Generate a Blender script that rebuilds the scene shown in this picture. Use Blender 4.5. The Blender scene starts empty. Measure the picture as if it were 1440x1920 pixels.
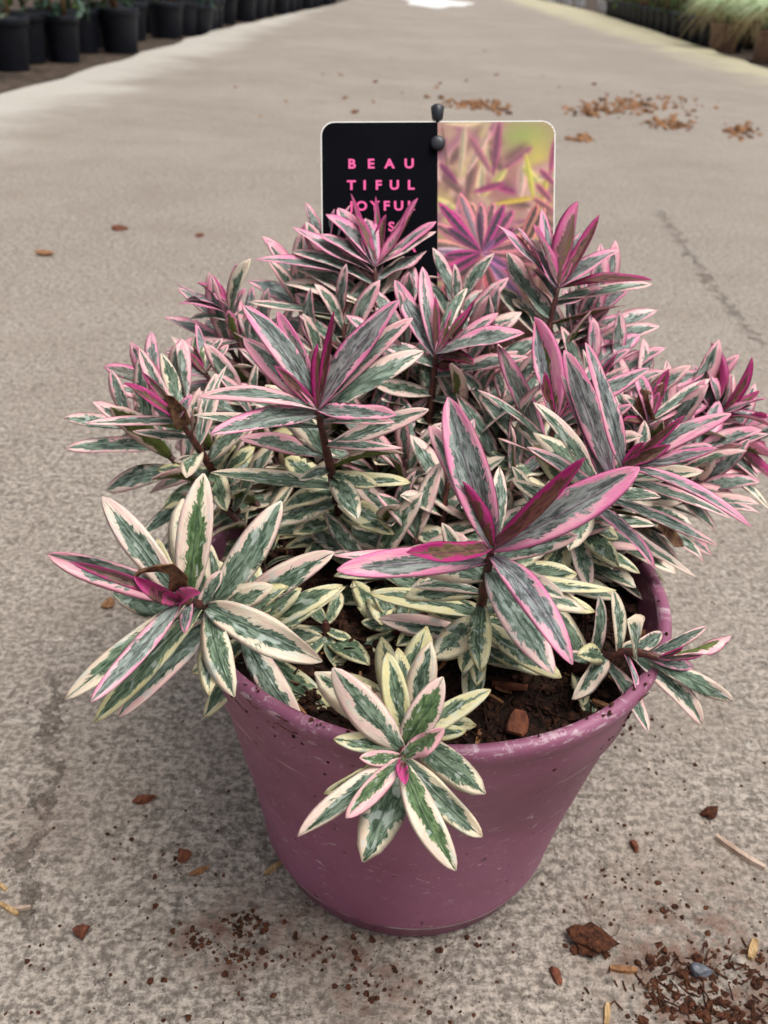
import bpy, bmesh, math, random
import numpy as np
from mathutils import Vector, Matrix
R = math.radians
random.seed(7)
rng = np.random.default_rng(11)
scn = bpy.context.scene
col = scn.collection

# ------------------------------------------------------------------ camera
CAM_H, PITCH, ROLL, FPX = 0.32979, 0.55193, 0.06045, 1650.0
fwd = np.array([0, math.cos(PITCH), -math.sin(PITCH)])
r0 = np.array([1.0, 0, 0]); u0 = np.cross(r0, fwd)
cr = math.cos(ROLL) * r0 + math.sin(ROLL) * u0
cu = math.cos(ROLL) * u0 - math.sin(ROLL) * r0
C0 = np.array([0, 0, CAM_H])
cd = bpy.data.cameras.new('camera'); cam = bpy.data.objects.new('camera', cd); col.objects.link(cam)
cd.sensor_fit = 'VERTICAL'; cd.sensor_height = 24.0; cd.lens = FPX / 1920 * 24.0
cd.clip_start = 0.01; cd.clip_end = 500
cam.matrix_world = Matrix(((cr[0], cu[0], -fwd[0], 0), (cr[1], cu[1], -fwd[1], 0), (cr[2], cu[2], -fwd[2], CAM_H), (0, 0, 0, 1)))
cd.dof.use_dof = True; cd.dof.focus_distance = 0.272
cd.dof.aperture_fstop = cd.lens / 1.55
scn.camera = cam

# ------------------------------------------------------------------ sky, soft sun, exposure
SUN_EL, SUN_AZ = R(72), R(108)          # azimuth from +Y towards +X
w = bpy.data.worlds.new('World'); scn.world = w; w.use_nodes = True
nt = w.node_tree; nt.nodes.clear()
sky = nt.nodes.new('ShaderNodeTexSky'); sky.sky_type = 'NISHITA'; sky.sun_disc = False
sky.sun_elevation = SUN_EL; sky.sun_rotation = SUN_AZ; sky.dust_density = 4.0; sky.air_density = 1.0
hs = nt.nodes.new('ShaderNodeHueSaturation'); hs.inputs['Saturation'].default_value = 0.22
bg = nt.nodes.new('ShaderNodeBackground'); bg.inputs['Strength'].default_value = 0.075
wo = nt.nodes.new('ShaderNodeOutputWorld')
nt.links.new(sky.outputs[0], hs.inputs['Color']); nt.links.new(hs.outputs[0], bg.inputs['Color']); nt.links.new(bg.outputs[0], wo.inputs['Surface'])
sl = bpy.data.lights.new('sun', 'SUN'); sl.energy = 1.5; sl.angle = R(40); sl.color = (1.0, 0.965, 0.92)
so = bpy.data.objects.new('sun', sl); col.objects.link(so)
sdir = Vector((math.sin(SUN_AZ) * math.cos(SUN_EL), math.cos(SUN_AZ) * math.cos(SUN_EL), math.sin(SUN_EL)))
so.rotation_euler = sdir.to_track_quat('Z', 'Y').to_euler(); so.location = (0, 0, 4)
vs = scn.view_settings
vs.view_transform = 'Standard'; vs.look = 'None'; vs.gamma = 1.0; vs.use_curve_mapping = False; vs.exposure = 1.08
scn.cycles.max_bounces = 8

# ------------------------------------------------------------------ pixel helpers (survey of the place)
def ray(px, py): return fwd + cr * (px - 720) / FPX - cu * (py - 960) / FPX
def atd(px, py, d): return C0 + ray(px, py) * d
def onz(px, py, z=0.0):
    d = ray(px, py); return C0 + d * ((z - CAM_H) / d[2])
def proj(P):
    d = np.asarray(P) - C0; z = d @ fwd
    return np.array([720 + FPX * (d @ cr) / z, 960 - FPX * (d @ cu) / z]), z

# ------------------------------------------------------------------ objects helpers
def norm(v):
    v = np.asarray(v, float); return v / (np.linalg.norm(v) + 1e-12)
def link(o, parent=None):
    col.objects.link(o)
    if parent is not None: o.parent = parent
    return o
def mesh(name, verts, faces, mat=None, smooth=True):
    me = bpy.data.meshes.new(name)
    me.from_pydata([tuple(map(float, v)) for v in verts], [], [tuple(map(int, f)) for f in faces])
    if smooth: me.polygons.foreach_set('use_smooth', [True] * len(me.polygons))
    if mat: me.materials.append(mat)
    return me
def wpos(o):
    p = Vector((0, 0, 0))
    while o is not None: p = p + o.location; o = o.parent
    return p
def obj(name, verts, faces, mat, parent=None, loc=(0, 0, 0), smooth=True):
    """verts in world coordinates; origin put at loc (world)"""
    loc = np.asarray(loc, float)
    v = np.asarray(verts, float) - loc
    o = bpy.data.objects.new(name, mesh(name, v, faces, mat, smooth))
    base = np.array(wpos(parent)) if parent is not None else np.zeros(3)
    o.location = loc - base
    return link(o, parent)
def empty(name, loc, parent=None):
    o = bpy.data.objects.new(name, None); o.empty_display_size = 0.02
    base = np.array(wpos(parent)) if parent is not None else np.zeros(3)
    o.location = np.asarray(loc, float) - base
    return link(o, parent)
def tag(o, label=None, cat=None, group=None, kind=None):
    if label: o['label'] = label
    if cat: o['category'] = cat
    if group: o['group'] = group
    if kind: o['kind'] = kind
    return o
def tube(pts, rad, n=8, cap=True):
    pts = np.asarray(pts, float); rad = np.broadcast_to(rad, len(pts))
    V, F = [], []
    tprev = None
    for i, p in enumerate(pts):
        t = norm(pts[min(i + 1, len(pts) - 1)] - pts[max(i - 1, 0)])
        a = np.cross(t, [0.31, 0.2, 0.93]) if abs(t[2]) < .9 else np.cross(t, [1, 0.1, 0])
        a = norm(a); b = np.cross(t, a)
        if tprev is not None:
            a = norm(tprev - t * (tprev @ t)); b = np.cross(t, a)
        tprev = a
        for k in range(n):
            th = 2 * math.pi * k / n
            V.append(p + rad[i] * (a * math.cos(th) + b * math.sin(th)))
    for i in range(len(pts) - 1):
        for k in range(n):
            F.append((i * n + k, i * n + (k + 1) % n, (i + 1) * n + (k + 1) % n, (i + 1) * n + k))
    if cap:
        F.append(tuple(range(n))[::-1]); F.append(tuple(range((len(pts) - 1) * n, len(pts) * n)))
    return V, F
def lathe(prof, n=64, c=(0, 0, 0), closed=True):
    """prof list of (r,z); closed ring profile"""
    V, F = [], []
    m = len(prof)
    for k in range(n):
        th = 2 * math.pi * k / n
        for r, z in prof: V.append((c[0] + r * math.cos(th), c[1] + r * math.sin(th), c[2] + z))
    for k in range(n):
        k2 = (k + 1) % n
        for i in range(m if closed else m - 1):
            j = (i + 1) % m
            F.append((k * m + i, k2 * m + i, k2 * m + j, k * m + j))
    return V, F
class Bag:
    def __init__(s): s.V = []; s.F = []
    def add(s, VF):
        b = len(s.V); s.V.extend(VF[0]); s.F.extend([tuple(i + b for i in f) for f in VF[1]])

# ------------------------------------------------------------------ node helper
class NT:
    def __init__(s, name):
        s.m = bpy.data.materials.new(name); s.m.use_nodes = True; s.t = s.m.node_tree; s.t.nodes.clear()
        s.out = s.t.nodes.new('ShaderNodeOutputMaterial')
    def n(s, ty, **kw):
        nd = s.t.nodes.new(ty)
        for k, v in kw.items(): setattr(nd, k, v)
        return nd
    def put(s, sock, v):
        if isinstance(v, bpy.types.NodeSocket): s.t.links.new(v, sock)
        elif v is not None:
            if sock.type == 'RGBA' and not isinstance(v, (int, float)) and len(v) == 3: v = (*v, 1)
            sock.default_value = v
    def math(s, op, a, b=None, c=None, clamp=False):
        nd = s.n('ShaderNodeMath', operation=op, use_clamp=clamp)
        for i, v in enumerate((a, b, c)):
            if v is not None: s.put(nd.inputs[i], v)
        return nd.outputs[0]
    def mix(s, f, a, b, blend='MIX'):
        nd = s.n('ShaderNodeMix', data_type='RGBA', blend_type=blend)
        s.put(nd.inputs[0], f); s.put(nd.inputs[6], a); s.put(nd.inputs[7], b)
        return nd.outputs[2]
    def ramp(s, f, stops, interp='LINEAR'):
        nd = s.n('ShaderNodeValToRGB'); cr_ = nd.color_ramp; cr_.interpolation = interp
        while len(cr_.elements) < len(stops): cr_.elements.new(0.5)
        for e, (p, c) in zip(cr_.elements, stops):
            e.position = p; e.color = (*c, 1) if len(c) == 3 else c
        s.put(nd.inputs[0], f); return nd.outputs[0]
    def sm(s, x, a, b):
        nd = s.n('ShaderNodeMapRange', interpolation_type='SMOOTHSTEP')
        s.put(nd.inputs[0], x); s.put(nd.inputs[1], a); s.put(nd.inputs[2], b); nd.inputs[3].default_value = 0; nd.inputs[4].default_value = 1
        return nd.outputs[0]
    def noise(s, vec, scale=5, detail=3, rough=.55, dist=0.0, w=None):
        nd = s.n('ShaderNodeTexNoise')
        if w is not None: nd.noise_dimensions = '4D'; s.put(nd.inputs['W'], w)
        if vec is not None: s.put(nd.inputs['Vector'], vec)
        nd.inputs['Scale'].default_value = scale; nd.inputs['Detail'].default_value = detail
        nd.inputs['Roughness'].default_value = rough; nd.inputs['Distortion'].default_value = dist
        return nd.outputs[0]
    def xyz(s, x, y, z):
        nd = s.n('ShaderNodeCombineXYZ')
        for i, v in enumerate((x, y, z)): s.put(nd.inputs[i], v)
        return nd.outputs[0]
    def sep(s, v):
        nd = s.n('ShaderNodeSeparateXYZ'); s.put(nd.inputs[0], v); return nd.outputs
    def attr(s, name):
        nd = s.n('ShaderNodeAttribute'); nd.attribute_name = name; return nd
    def obj(s): return s.n('ShaderNodeTexCoord').outputs['Object']
    def mapping(s, v, loc=(0, 0, 0), rot=(0, 0, 0), scale=(1, 1, 1)):
        nd = s.n('ShaderNodeMapping'); s.put(nd.inputs[0], v)
        nd.inputs[1].default_value = loc; nd.inputs[2].default_value = rot; nd.inputs[3].default_value = scale
        return nd.outputs[0]
    def bump(s, h, strength=.3, dist=.001, normal=None):
        nd = s.n('ShaderNodeBump'); s.put(nd.inputs['Height'], h)
        nd.inputs['Strength'].default_value = strength; nd.inputs['Distance'].default_value = dist
        if normal is not None: s.put(nd.inputs['Normal'], normal)
        return nd.outputs[0]
    def bsdf(s, color, rough=.5, normal=None, spec=.5, **kw):
        nd = s.n('ShaderNodeBsdfPrincipled')
        s.put(nd.inputs['Base Color'], color); s.put(nd.inputs['Roughness'], rough); s.put(nd.inputs['Specular IOR Level'], spec)
        if normal is not None: s.put(nd.inputs['Normal'], normal)
        for k, v in kw.items(): s.put(nd.inputs[k], v)
        s.t.links.new(nd.outputs[0], s.out.inputs[0]); return nd
def lin(r, g, b):
    f = lambda c: (c / 255 / 12.92) if c / 255 <= .04045 else ((c / 255 + .055) / 1.055) ** 2.4
    return (f(r), f(g), f(b))

# ------------------------------------------------------------------ materials
def mat_leaf():
    k = NT('variegated_leaf'); M = k.math
    uv = k.sep(k.attr('leafuv').outputs['Vector']); u, t, side = uv[0], uv[1], uv[2]
    dt = k.sep(k.attr('leafdat').outputs['Vector']); age, seed, viv = dt[0], dt[1], dt[2]
    au = M('ABSOLUTE', u)
    sg = M('SIGN', u)
    s50 = M('MULTIPLY', seed, 53.0)
    # veins run outward and forward
    tv = M('SUBTRACT', t, M('MULTIPLY', au, 0.16))
    fine = k.noise(k.xyz(M('MULTIPLY', u, 2.2), M('MULTIPLY', tv, 30.0), s50), 1.0, 3, .65)
    coarse = k.noise(k.xyz(M('MULTIPLY', u, 1.3), M('MULTIPLY', t, 5.0), s50), 1.0, 2, .5)
    stri = k.noise(k.xyz(M('MULTIPLY', M('ADD', u, M('MULTIPLY', M('MULTIPLY', t, -.5), sg)), 26.0), M('MULTIPLY', t, 9.0), s50), 1.0, 4, .72, .3)
    asym = M('MULTIPLY', M('SUBTRACT', M('FRACT', M('MULTIPLY', seed, 7.31)), .5), .42)
    e = M('ADD', au, M('MULTIPLY', asym, sg))
    e = M('ADD', e, M('MULTIPLY', M('SUBTRACT', fine, .5), .7))
    e = M('ADD', e, M('MULTIPLY', M('SUBTRACT', coarse, .5), 1.25))
    e = M('ADD', e, M('MULTIPLY', M('SUBTRACT', stri, .5), .32))
    e = M('ADD', e, M('MULTIPLY', k.sm(t, .62, 1.0), .55))
    e = M('SUBTRACT', e, M('MULTIPLY', k.sm(t, .35, .0), .22))
    thr = M('ADD', .60, M('MULTIPLY', M('SUBTRACT', M('FRACT', M('MULTIPLY', seed, 3.77)), .5), .34))
    d = M('SUBTRACT', e, thr)
    green = k.sm(d, .012, -.012)
    halo = k.sm(d, .17, .13)
    # colours over age
    margin = k.ramp(age, [(0, lin(222, 212, 158)), (.3, lin(236, 204, 192)), (.5, lin(236, 172, 178)), (.75, lin(232, 138, 176)), (1, lin(164, 26, 102))])
    mvar = k.noise(k.xyz(M('MULTIPLY', u, 2.0), M('MULTIPLY', t, 3.0), M('ADD', s50, 9.0)), 1, 3, .6)
    pale = k.ramp(age, [(0, lin(228, 222, 182)), (.3, lin(238, 222, 200)), (.5, lin(243, 205, 198)), (.75, lin(240, 176, 188)), (1, lin(176, 48, 116))])
    margin = k.mix(k.sm(mvar, .42, .62), margin, pale)
    # tips and rims blush stronger than the inner margin on young leaves
    blush = M('MULTIPLY', k.sm(au, .55, 1.0), k.sm(age, .25, .7))
    hot = k.ramp(age, [(0, lin(236, 228, 178)), (.3, lin(240, 190, 190)), (.6, lin(226, 120, 160)), (.8, lin(222, 84, 160)), (1, lin(168, 16, 108))])
    margin = k.mix(M('MULTIPLY', blush, .4), margin, hot)
    dark = k.ramp(age, [(0, lin(42, 66, 46)), (.45, lin(40, 64, 48)), (.75, lin(64, 72, 72)), (1, lin(70, 36, 34))])
    light = k.ramp(age, [(0, lin(128, 148, 122)), (.45, lin(138, 156, 142)), (.75, lin(160, 166, 166)), (1, lin(124, 80, 66))])
    dark = k.mix(viv, dark, lin(48, 80, 38)); light = k.mix(viv, light, lin(112, 138, 84))
    patch = k.noise(k.xyz(M('MULTIPLY', u, 3.5), M('MULTIPLY', t, 7.0), M('ADD', s50, 4.0)), 1, 4, .7, .6)
    g = k.mix(k.sm(M('ADD', M('MULTIPLY', stri, .42), M('MULTIPLY', patch, .8)), .5, .72), dark, light)
    halo_c = k.mix(.55, light, pale)
    c = k.mix(halo, margin, k.mix(k.sm(patch, .35, .6), halo_c, margin))
    c = k.mix(green, c, g)
    # glaucous pale bloom blotches on the older blades
    bl = M('MULTIPLY', k.sm(k.noise(k.xyz(M('MULTIPLY', u, 1.8), M('MULTIPLY', t, 5.5), M('ADD', s50, 21.0)), 1, 2, .5, .4), .6, .66), k.sm(age, .8, .5))
    c = k.mix(M('MULTIPLY', bl, .5), c, lin(205, 215, 206))
    # midrib
    rib = M('MULTIPLY', k.sm(au, .07, .01), k.sm(t, 1.0, .55))
    ribc = k.ramp(age, [(0, lin(60, 80, 62)), (.5, lin(70, 76, 74)), (.8, lin(112, 62, 100)), (1, lin(150, 30, 90))])
    c = k.mix(M('MULTIPLY', rib, .6), c, ribc)
    basec = M('MULTIPLY', k.sm(t, .3, .0), k.sm(age, .55, .8))
    c = k.mix(M('MULTIPLY', basec, .4), c, lin(130, 60, 100))
    # dark crimson hairline on the edge
    rim = M('MULTIPLY', k.sm(au, .95, .985), k.sm(age, .15, .6))
    c = k.mix(M('MULTIPLY', rim, .85), c, lin(132, 22, 70))
    # underside: mossy green heart
    uc = k.mix(k.sm(patch, .3, .7), lin(60, 76, 26), lin(112, 122, 58))
    uc = k.mix(k.sm(age, .75, 1.0), uc, k.mix(k.sm(patch, .35, .65), lin(98, 30, 62), lin(96, 76, 36)))
    under = M('MULTIPLY', green, k.sm(side, .3, .7))
    c = k.mix(under, c, uc)
    # brown freckles at the tips of old leaves
    vo = k.n('ShaderNodeTexVoronoi'); k.put(vo.inputs['Vector'], k.xyz(M('MULTIPLY', u, 6), M('MULTIPLY', t, 22), s50)); vo.inputs['Scale'].default_value = 1
    fr = M('MULTIPLY', k.sm(vo.outputs['Distance'], .26, .16), M('MULTIPLY', k.sm(t, .7, .95), k.sm(age, .2, .05)))
    fr = M('MULTIPLY', fr, M('GREATER_THAN', M('FRACT', M('MULTIPLY', seed, 11.7)), .55))
    c = k.mix(fr, c, lin(120, 80, 40))
    bot = M('MULTIPLY', k.sm(t, .93, 1.0), k.sm(age, .2, .05))
    c = k.mix(M('MULTIPLY', bot, .5), c, lin(170, 140, 70))
    h = M('ADD', M('MULTIPLY', stri, .7), M('ADD', M('MULTIPLY', fine, .5), M('MULTIPLY', patch, .9)))
    h = M('SUBTRACT', h, M('MULTIPLY', k.sm(au, .1, .0), .7))
    nrm = k.bump(h, .6, .0006)
    ro = M('ADD', .30, M('MULTIPLY', patch, .3))
    b = k.bsdf(c, ro, nrm, .42)
    b.inputs['Subsurface Weight'].default_value = 0.0
    tr = k.n('ShaderNodeBsdfTranslucent'); k.put(tr.inputs['Color'], c)
    ms = k.n('ShaderNodeMixShader'); ms.inputs[0].default_value = .06
    k.t.links.new(b.outputs[0], ms.inputs[1]); k.t.links.new(tr.outputs[0], ms.inputs[2]); k.t.links.new(ms.outputs[0], k.out.inputs[0])
    return k.m
def mat_stem():
    k = NT('stem_bark'); P = k.obj()
    n = k.noise(P, 400, 3, .6)
    c = k.mix(k.sm(n, .35, .7), lin(58, 26, 26), lin(98, 52, 42))
    k.bsdf(c, .5, k.bump(n, .4, .0005)); return k.m
def mat_pot():
    k = NT('mauve_plastic'); P = k.obj(); M = k.math
    x, y, z = k.sep(P)
    th = M('ARCTAN2', y, x)
    big = k.noise(P, 18, 3, .6)
    c = k.mix(k.sm(big, .3, .7), lin(124, 70, 94), lin(142, 86, 112))
    # pale scuffs: short horizontal dashes
    S = k.xyz(M('MULTIPLY', th, 16), M('MULTIPLY', z, 420), 3.0)
    n1 = k.noise(S, 1.0, 4, .75, .8)
    n2 = k.noise(P, 30, 2, .5)
    sc = M('MULTIPLY', k.sm(n1, .60, .65), k.sm(n2, .36, .55))
    S2 = k.xyz(M('MULTIPLY', th, 7), M('MULTIPLY', z, 170), 8.0)
    sc2 = M('MULTIPLY', k.sm(k.noise(S2, 1, 5, .7, .5), .635, .67), .75)
    sc = M('MAXIMUM', M('MULTIPLY', sc, .35), M('MULTIPLY', sc2, .6))
    # worn rim
    rimw = M('MULTIPLY', k.sm(z, .1315, .1345), k.sm(k.noise(k.xyz(M('MULTIPLY', th, 9), M('MULTIPLY', z, 300), 1.0), 1, 5, .72, .4), .52, .62))
    sc = M('MAXIMUM', sc, M('MULTIPLY', rimw, .5))
    # rubbed shoulder line; foot line is pale scratch plus painted ridge highlight
    zl = M('ADD', z, M('MULTIPLY', M('SUBTRACT', k.noise(P, 25, 2, .5), .5), .0015))
    ln = M('MULTIPLY', k.sm(M('ABSOLUTE', M('SUBTRACT', zl, .1052)), .0012, .0004), k.sm(k.noise(P, 22, 3, .6), .47, .58))
    l2 = M('MULTIPLY', k.sm(M('ABSOLUTE', M('SUBTRACT', z, .0118)), .0008, .0002), k.sm(k.noise(P, 25, 3, .6), .34, .5))
    sc = M('MAXIMUM', sc, M('MAXIMUM', M('MULTIPLY', ln, .5), M('MULTIPLY', l2, .75)))
    c = k.mix(sc, c, lin(205, 186, 190))
    # soil specks and dust
    sp = k.sm(k.noise(P, 260, 2, .5), .70, .74)
    c = k.mix(M('MULTIPLY', sp, .85), c, lin(52, 30, 24))
    du = M('MULTIPLY', k.sm(z, .03, .0), k.sm(k.noise(P, 60, 4, .7), .45, .75))
    c = k.mix(M('MULTIPLY', du, .45), c, lin(96, 66, 52))
    ro = M('ADD', .36, M('MULTIPLY', k.noise(P, 70, 3, .6), .22))
    k.bsdf(c, ro, k.bump(M('ADD', k.noise(P, 90, 4, .6), M('MULTIPLY', sc, .4)), .12, .001), .45)
    return k.m
def mat_soil(name='peat_compost', a=(16, 10, 7), b=(46, 28, 20), sc=420):
    k = NT(name); P = k.obj()
    n = k.noise(P, sc, 4, .7); n2 = k.noise(P, sc * .16, 3, .6)
    c = k.mix(k.sm(n, .3, .72), lin(*a), lin(*b)); c = k.mix(k.math('MULTIPLY', k.sm(n2, .45, .7), .5), c, lin(*a))
    k.bsdf(c, .9, k.bump(n, .8, .002), .2); return k.m
def mat_chip(name, a, b, sc=300, rough=.8):
    k = NT(name); P = k.obj()
    n = k.noise(k.mapping(P, scale=(1, .35, 1)), sc, 4, .65)
    k.bsdf(k.mix(k.sm(n, .3, .7), lin(*a), lin(*b)), rough, k.bump(n, .5, .001), .3); return k.m
def mat_concrete(stains, cracks):
    k = NT('brushed_concrete'); P = k.obj(); M = k.math
    x, y, z = k.sep(P)
    big = k.noise(P, 1.4, 4, .6); mid = k.noise(P, 9, 5, .65); fine = k.noise(P, 170, 4, .7); grit = k.noise(P, 340, 3, .7)
    broom = k.noise(k.mapping(P, rot=(0, 0, R(-16)), scale=(110, 330, 1)), 1.0, 3, .65, .6)
    f = M('ADD', M('MULTIPLY', fine, .5), M('ADD', M('MULTIPLY', broom, .32), M('MULTIPLY', grit, .62)))
    c = k.mix(k.sm(f, .56, .92), lin(94, 86, 78), lin(174, 163, 151))
    c = k.mix(M('MULTIPLY', k.sm(mid, .42, .68), .4), c, lin(122, 109, 97))
    c = k.mix(M('MULTIPLY', k.sm(big, .4, .65), .35), c, lin(158, 147, 136))
    # dirt specks and pits
    pit = k.sm(k.noise(P, 110, 3, .6, .5), .61, .68)
    c = k.mix(M('MULTIPLY', pit, .4), c, lin(76, 67, 59))
    pit2 = k.sm(k.noise(k.mapping(P, loc=(3, 7, 0)), 46, 4, .65, .4), .64, .70)
    c = k.mix(M('MULTIPLY', pit2, .4), c, lin(92, 78, 68))
    pale = k.sm(k.noise(k.mapping(P, loc=(9, 2, 0)), 120, 3, .6), .69, .73)
    c = k.mix(M('MULTIPLY', pale, .5), c, lin(214, 208, 200))
    # soil stains
    for (sx, sy, r, a) in stains:
        dx = M('SUBTRACT', x, sx); dy = M('SUBTRACT', y, sy)
        dd = M('SQRT', M('ADD', M('MULTIPLY', dx, dx), M('MULTIPLY', M('MULTIPLY', dy, dy), .8)))
        m = M('MULTIPLY', k.sm(dd, r, r * .15), k.sm(M('ADD', M('MULTIPLY', fine, .6), M('MULTIPLY', k.noise(P, 60, 4, .7), .6)), .54, .70))
        c = k.mix(M('MULTIPLY', m, a), c, lin(88, 52, 36))
    # lighter worn kerb strips: lime on one side, algae on the other
    nz = k.noise(P, 3.0, 4, .6)
    lime = M('MULTIPLY', k.sm(M('ADD', x, M('MULTIPLY', M('SUBTRACT', nz, .5), .5)), -.72, -.98), .7)
    c = k.mix(lime, c, lin(184, 179, 170))
    alg = k.sm(M('ADD', x, M('MULTIPLY', M('SUBTRACT', nz, .5), .9)), 1.35, 1.75)
    c = k.mix(M('MULTIPLY', alg, .75), c, lin(172, 165, 134))
    h = M('ADD', M('MULTIPLY', fine, 1.0), M('ADD', M('MULTIPLY', broom, 1.0), M('MULTIPLY', grit, .7)))
    h = M('SUBTRACT', h, M('MULTIPLY', pit, .8))
    for (p0, p1, wd, a) in cracks:
        p0 = np.array(p0[:2]); p1 = np.array(p1[:2]); L = np.linalg.norm(p1 - p0); ang = math.atan2(p1[1] - p0[1], p1[0] - p0[0])
        q = k.n('ShaderNodeVectorRotate', rotation_type='Z_AXIS'); k.put(q.inputs['Vector'], P); q.inputs['Center'].default_value = (p0[0], p0[1], 0); q.inputs['Angle'].default_value = -ang
        qx, qy, _ = k.sep(q.outputs[0])
        qx = M('SUBTRACT', qx, float(p0[0])); qy = M('SUBTRACT', qy, float(p0[1]))
        wob = M('MULTIPLY', M('SUBTRACT', k.noise(P, 40, 6, .75), .5), wd * 16)
        dl = M('ABSOLUTE', M('ADD', qy, wob))
        m = M('MULTIPLY', k.sm(dl, wd, wd * .2), M('MULTIPLY', k.sm(qx, -.01, .01), k.sm(qx, L + .01, L - .01)))
        m = M('MULTIPLY', m, k.sm(k.noise(P, 45, 3, .6), .36, .52))
        c = k.mix(M('MULTIPLY', m, a), c, lin(88, 76, 66)); h = M('SUBTRACT', h, M('MULTIPLY', m, 2.2))
    k.bsdf(c, M('ADD', .62, M('MULTIPLY', mid, .25)), k.bump(h, .75, .0016), .35)
    return k.m
def mat_plain(name, c1, c2=None, rough=.5, sc=40, bump=.1, spec=.5):
    k = NT(name); P = k.obj(); c2 = c2 or c1
    n = k.noise(P, sc, 4, .6)
    k.bsdf(k.mix(k.sm(n, .3, .7), lin(*c1), lin(*c2)), rough, k.bump(n, bump, .002), spec); return k.m
def mat_attr(name, rough=.4):
    k = NT(name); a = k.attr('ink').outputs['Color']; P = k.obj()
    n = k.noise(P, 500, 3, .6)
    k.bsdf(k.mix(k.math('MULTIPLY', n, .05), a, (1, 1, 1)), rough, None, .4); return k.m

LEAF = mat_leaf(); STEM = mat_stem(); POT = mat_pot(); SOIL = mat_soil()
PEAT = mat_soil('loose_peat', (34, 20, 14), (100, 59, 39), 500)
BARK = mat_chip('red_bark', (70, 36, 25), (124, 72, 49)); STRAW = mat_chip('straw', (122, 94, 60), (190, 160, 116), 500)
TAN = mat_chip('tan_chip', (92, 60, 38), (150, 108, 72), 500); DEAD = mat_chip('dead_leaf', (60, 34, 26), (120, 88, 62), 500)
TWIG = mat_chip('weathered_twig', (140, 116, 98), (186, 166, 150), 200); PEBBLE = mat_plain('slate_pebble', (70, 72, 80), (104, 107, 116), .55, 300, .3)
BLACKP = mat_plain('black_pot_plastic', (18, 21, 29), (26, 30, 41), .55, 30, .1, .3)
# ------------------------------------------------------------------ setting: ground, path
ground = obj('ground', [(-250, -60, -.022), (250, -60, -.022), (250, 400, -.022), (-250, 400, -.022)], [(0, 1, 2, 3)],
             mat_soil('dark_ground', (38, 32, 28), (92, 78, 66), 30), smooth=False)
tag(ground, kind='structure')
def g2(px, py): p = onz(px, py); return (p[0], p[1])
stains = [(*g2(465, 1735), .022, .85), (*g2(375, 1765), .017, .8), (*g2(450, 1790), .016, .9), (*g2(700, 1850), .03, .6), (*g2(335, 1610), .01, .7),
          (*g2(1330, 1850), .07, .8), (*g2(560, 1730), .02, .45), (*g2(640, 1790), .03, .35), (*g2(60, 1560), .03, .35)]
cracks = [(onz(98, 1270), onz(96, 1470), .0030, .6), (onz(96, 1470), onz(30, 1745), .0042, .65), (onz(1235, 395), onz(1330, 530), .006, .5), (onz(1330, 530), onz(1425, 645), .005, .5)]
CONC = mat_concrete(stains, cracks)
ys = np.concatenate([np.linspace(-4, 8, 60), np.linspace(8.3, 60, 60)])
lx = np.interp(ys, [-4, 2.4, 5.8, 10.9, 60], [-1.07, -1.07, -1.07, -.80, -.6]); rx = np.interp(ys, [-4, 5, 7.1, 12.7, 60], [1.80, 1.82, 1.96, 2.3, 2.6])
lx = lx + .012 * np.sin(ys * 9) + rng.normal(0, .008, len(ys)); rx = rx + .012 * np.sin(ys * 7) + rng.normal(0, .01, len(ys))
V, F = [], []
for i, y in enumerate(ys):
    V += [(lx[i] - .015, y, -.03), (lx[i], y, -.004), (lx[i] + .012, y, 0), (rx[i] - .012, y, 0), (rx[i], y, -.004), (rx[i] + .015, y, -.03)]
for i in range(len(ys) - 1):
    for j in range(5): F.append((i * 6 + j, i * 6 + j + 1, i * 6 + j + 7, i * 6 + j + 6))
path = obj('path', V, F, CONC, smooth=False); tag(path, kind='structure')
# pale sheet: sunlit far stretch of the path, its brightness painted in
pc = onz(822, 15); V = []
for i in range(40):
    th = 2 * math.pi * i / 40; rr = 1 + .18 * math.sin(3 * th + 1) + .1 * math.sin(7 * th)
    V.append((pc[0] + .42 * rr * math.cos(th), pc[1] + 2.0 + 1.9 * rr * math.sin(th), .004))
sunpatch = obj('painted_sun_patch', V, [tuple(range(40))], mat_plain('painted_sunlit_concrete', (200, 198, 194), (220, 218, 214), .7, 6, .1), smooth=False); tag(sunpatch, kind='structure')

# ------------------------------------------------------------------ flower pot and compost
PX, PY, RB, RT, PH = 0.0182, 0.27164, 0.0603, 0.0900, 0.13676
def wall(z): return RB + (RT - .0022 - RB) * (z / PH)
prof = [(0.0, .004), (RB - .006, .004), (RB - .004, 0.0), (RB - .0012, 0.0), (RB, .0012), (wall(.0105) - .0002, .0105), (wall(.0115) + .0016, .0116), (wall(.013) + .0013, .0134),
        (wall(.04), .04), (wall(.07), .07), (wall(.1030), .1030), (wall(.105) + .0016, .1048), (wall(.12) + .0016, .12), (wall(.1285) + .0016, .1285),
        (wall(.130) + .0026, .1302), (RT - .0003, .1322), (RT, .1345), (RT - .0008, .1362), (RT - .0024, PH), (RT - .0042, .1362), (RT - .0050, .1345),
        (wall(.128) - .0022, .128), (wall(.06) - .0022, .06), (RB - .003, .008), (0.0, .008)]
V, F = lathe(prof, 128)
pot = empty('flower_pot', (PX, PY, 0))
tag(pot, 'scuffed mauve plastic flower pot with soil-dusted rim on the concrete', 'flower pot')
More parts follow.
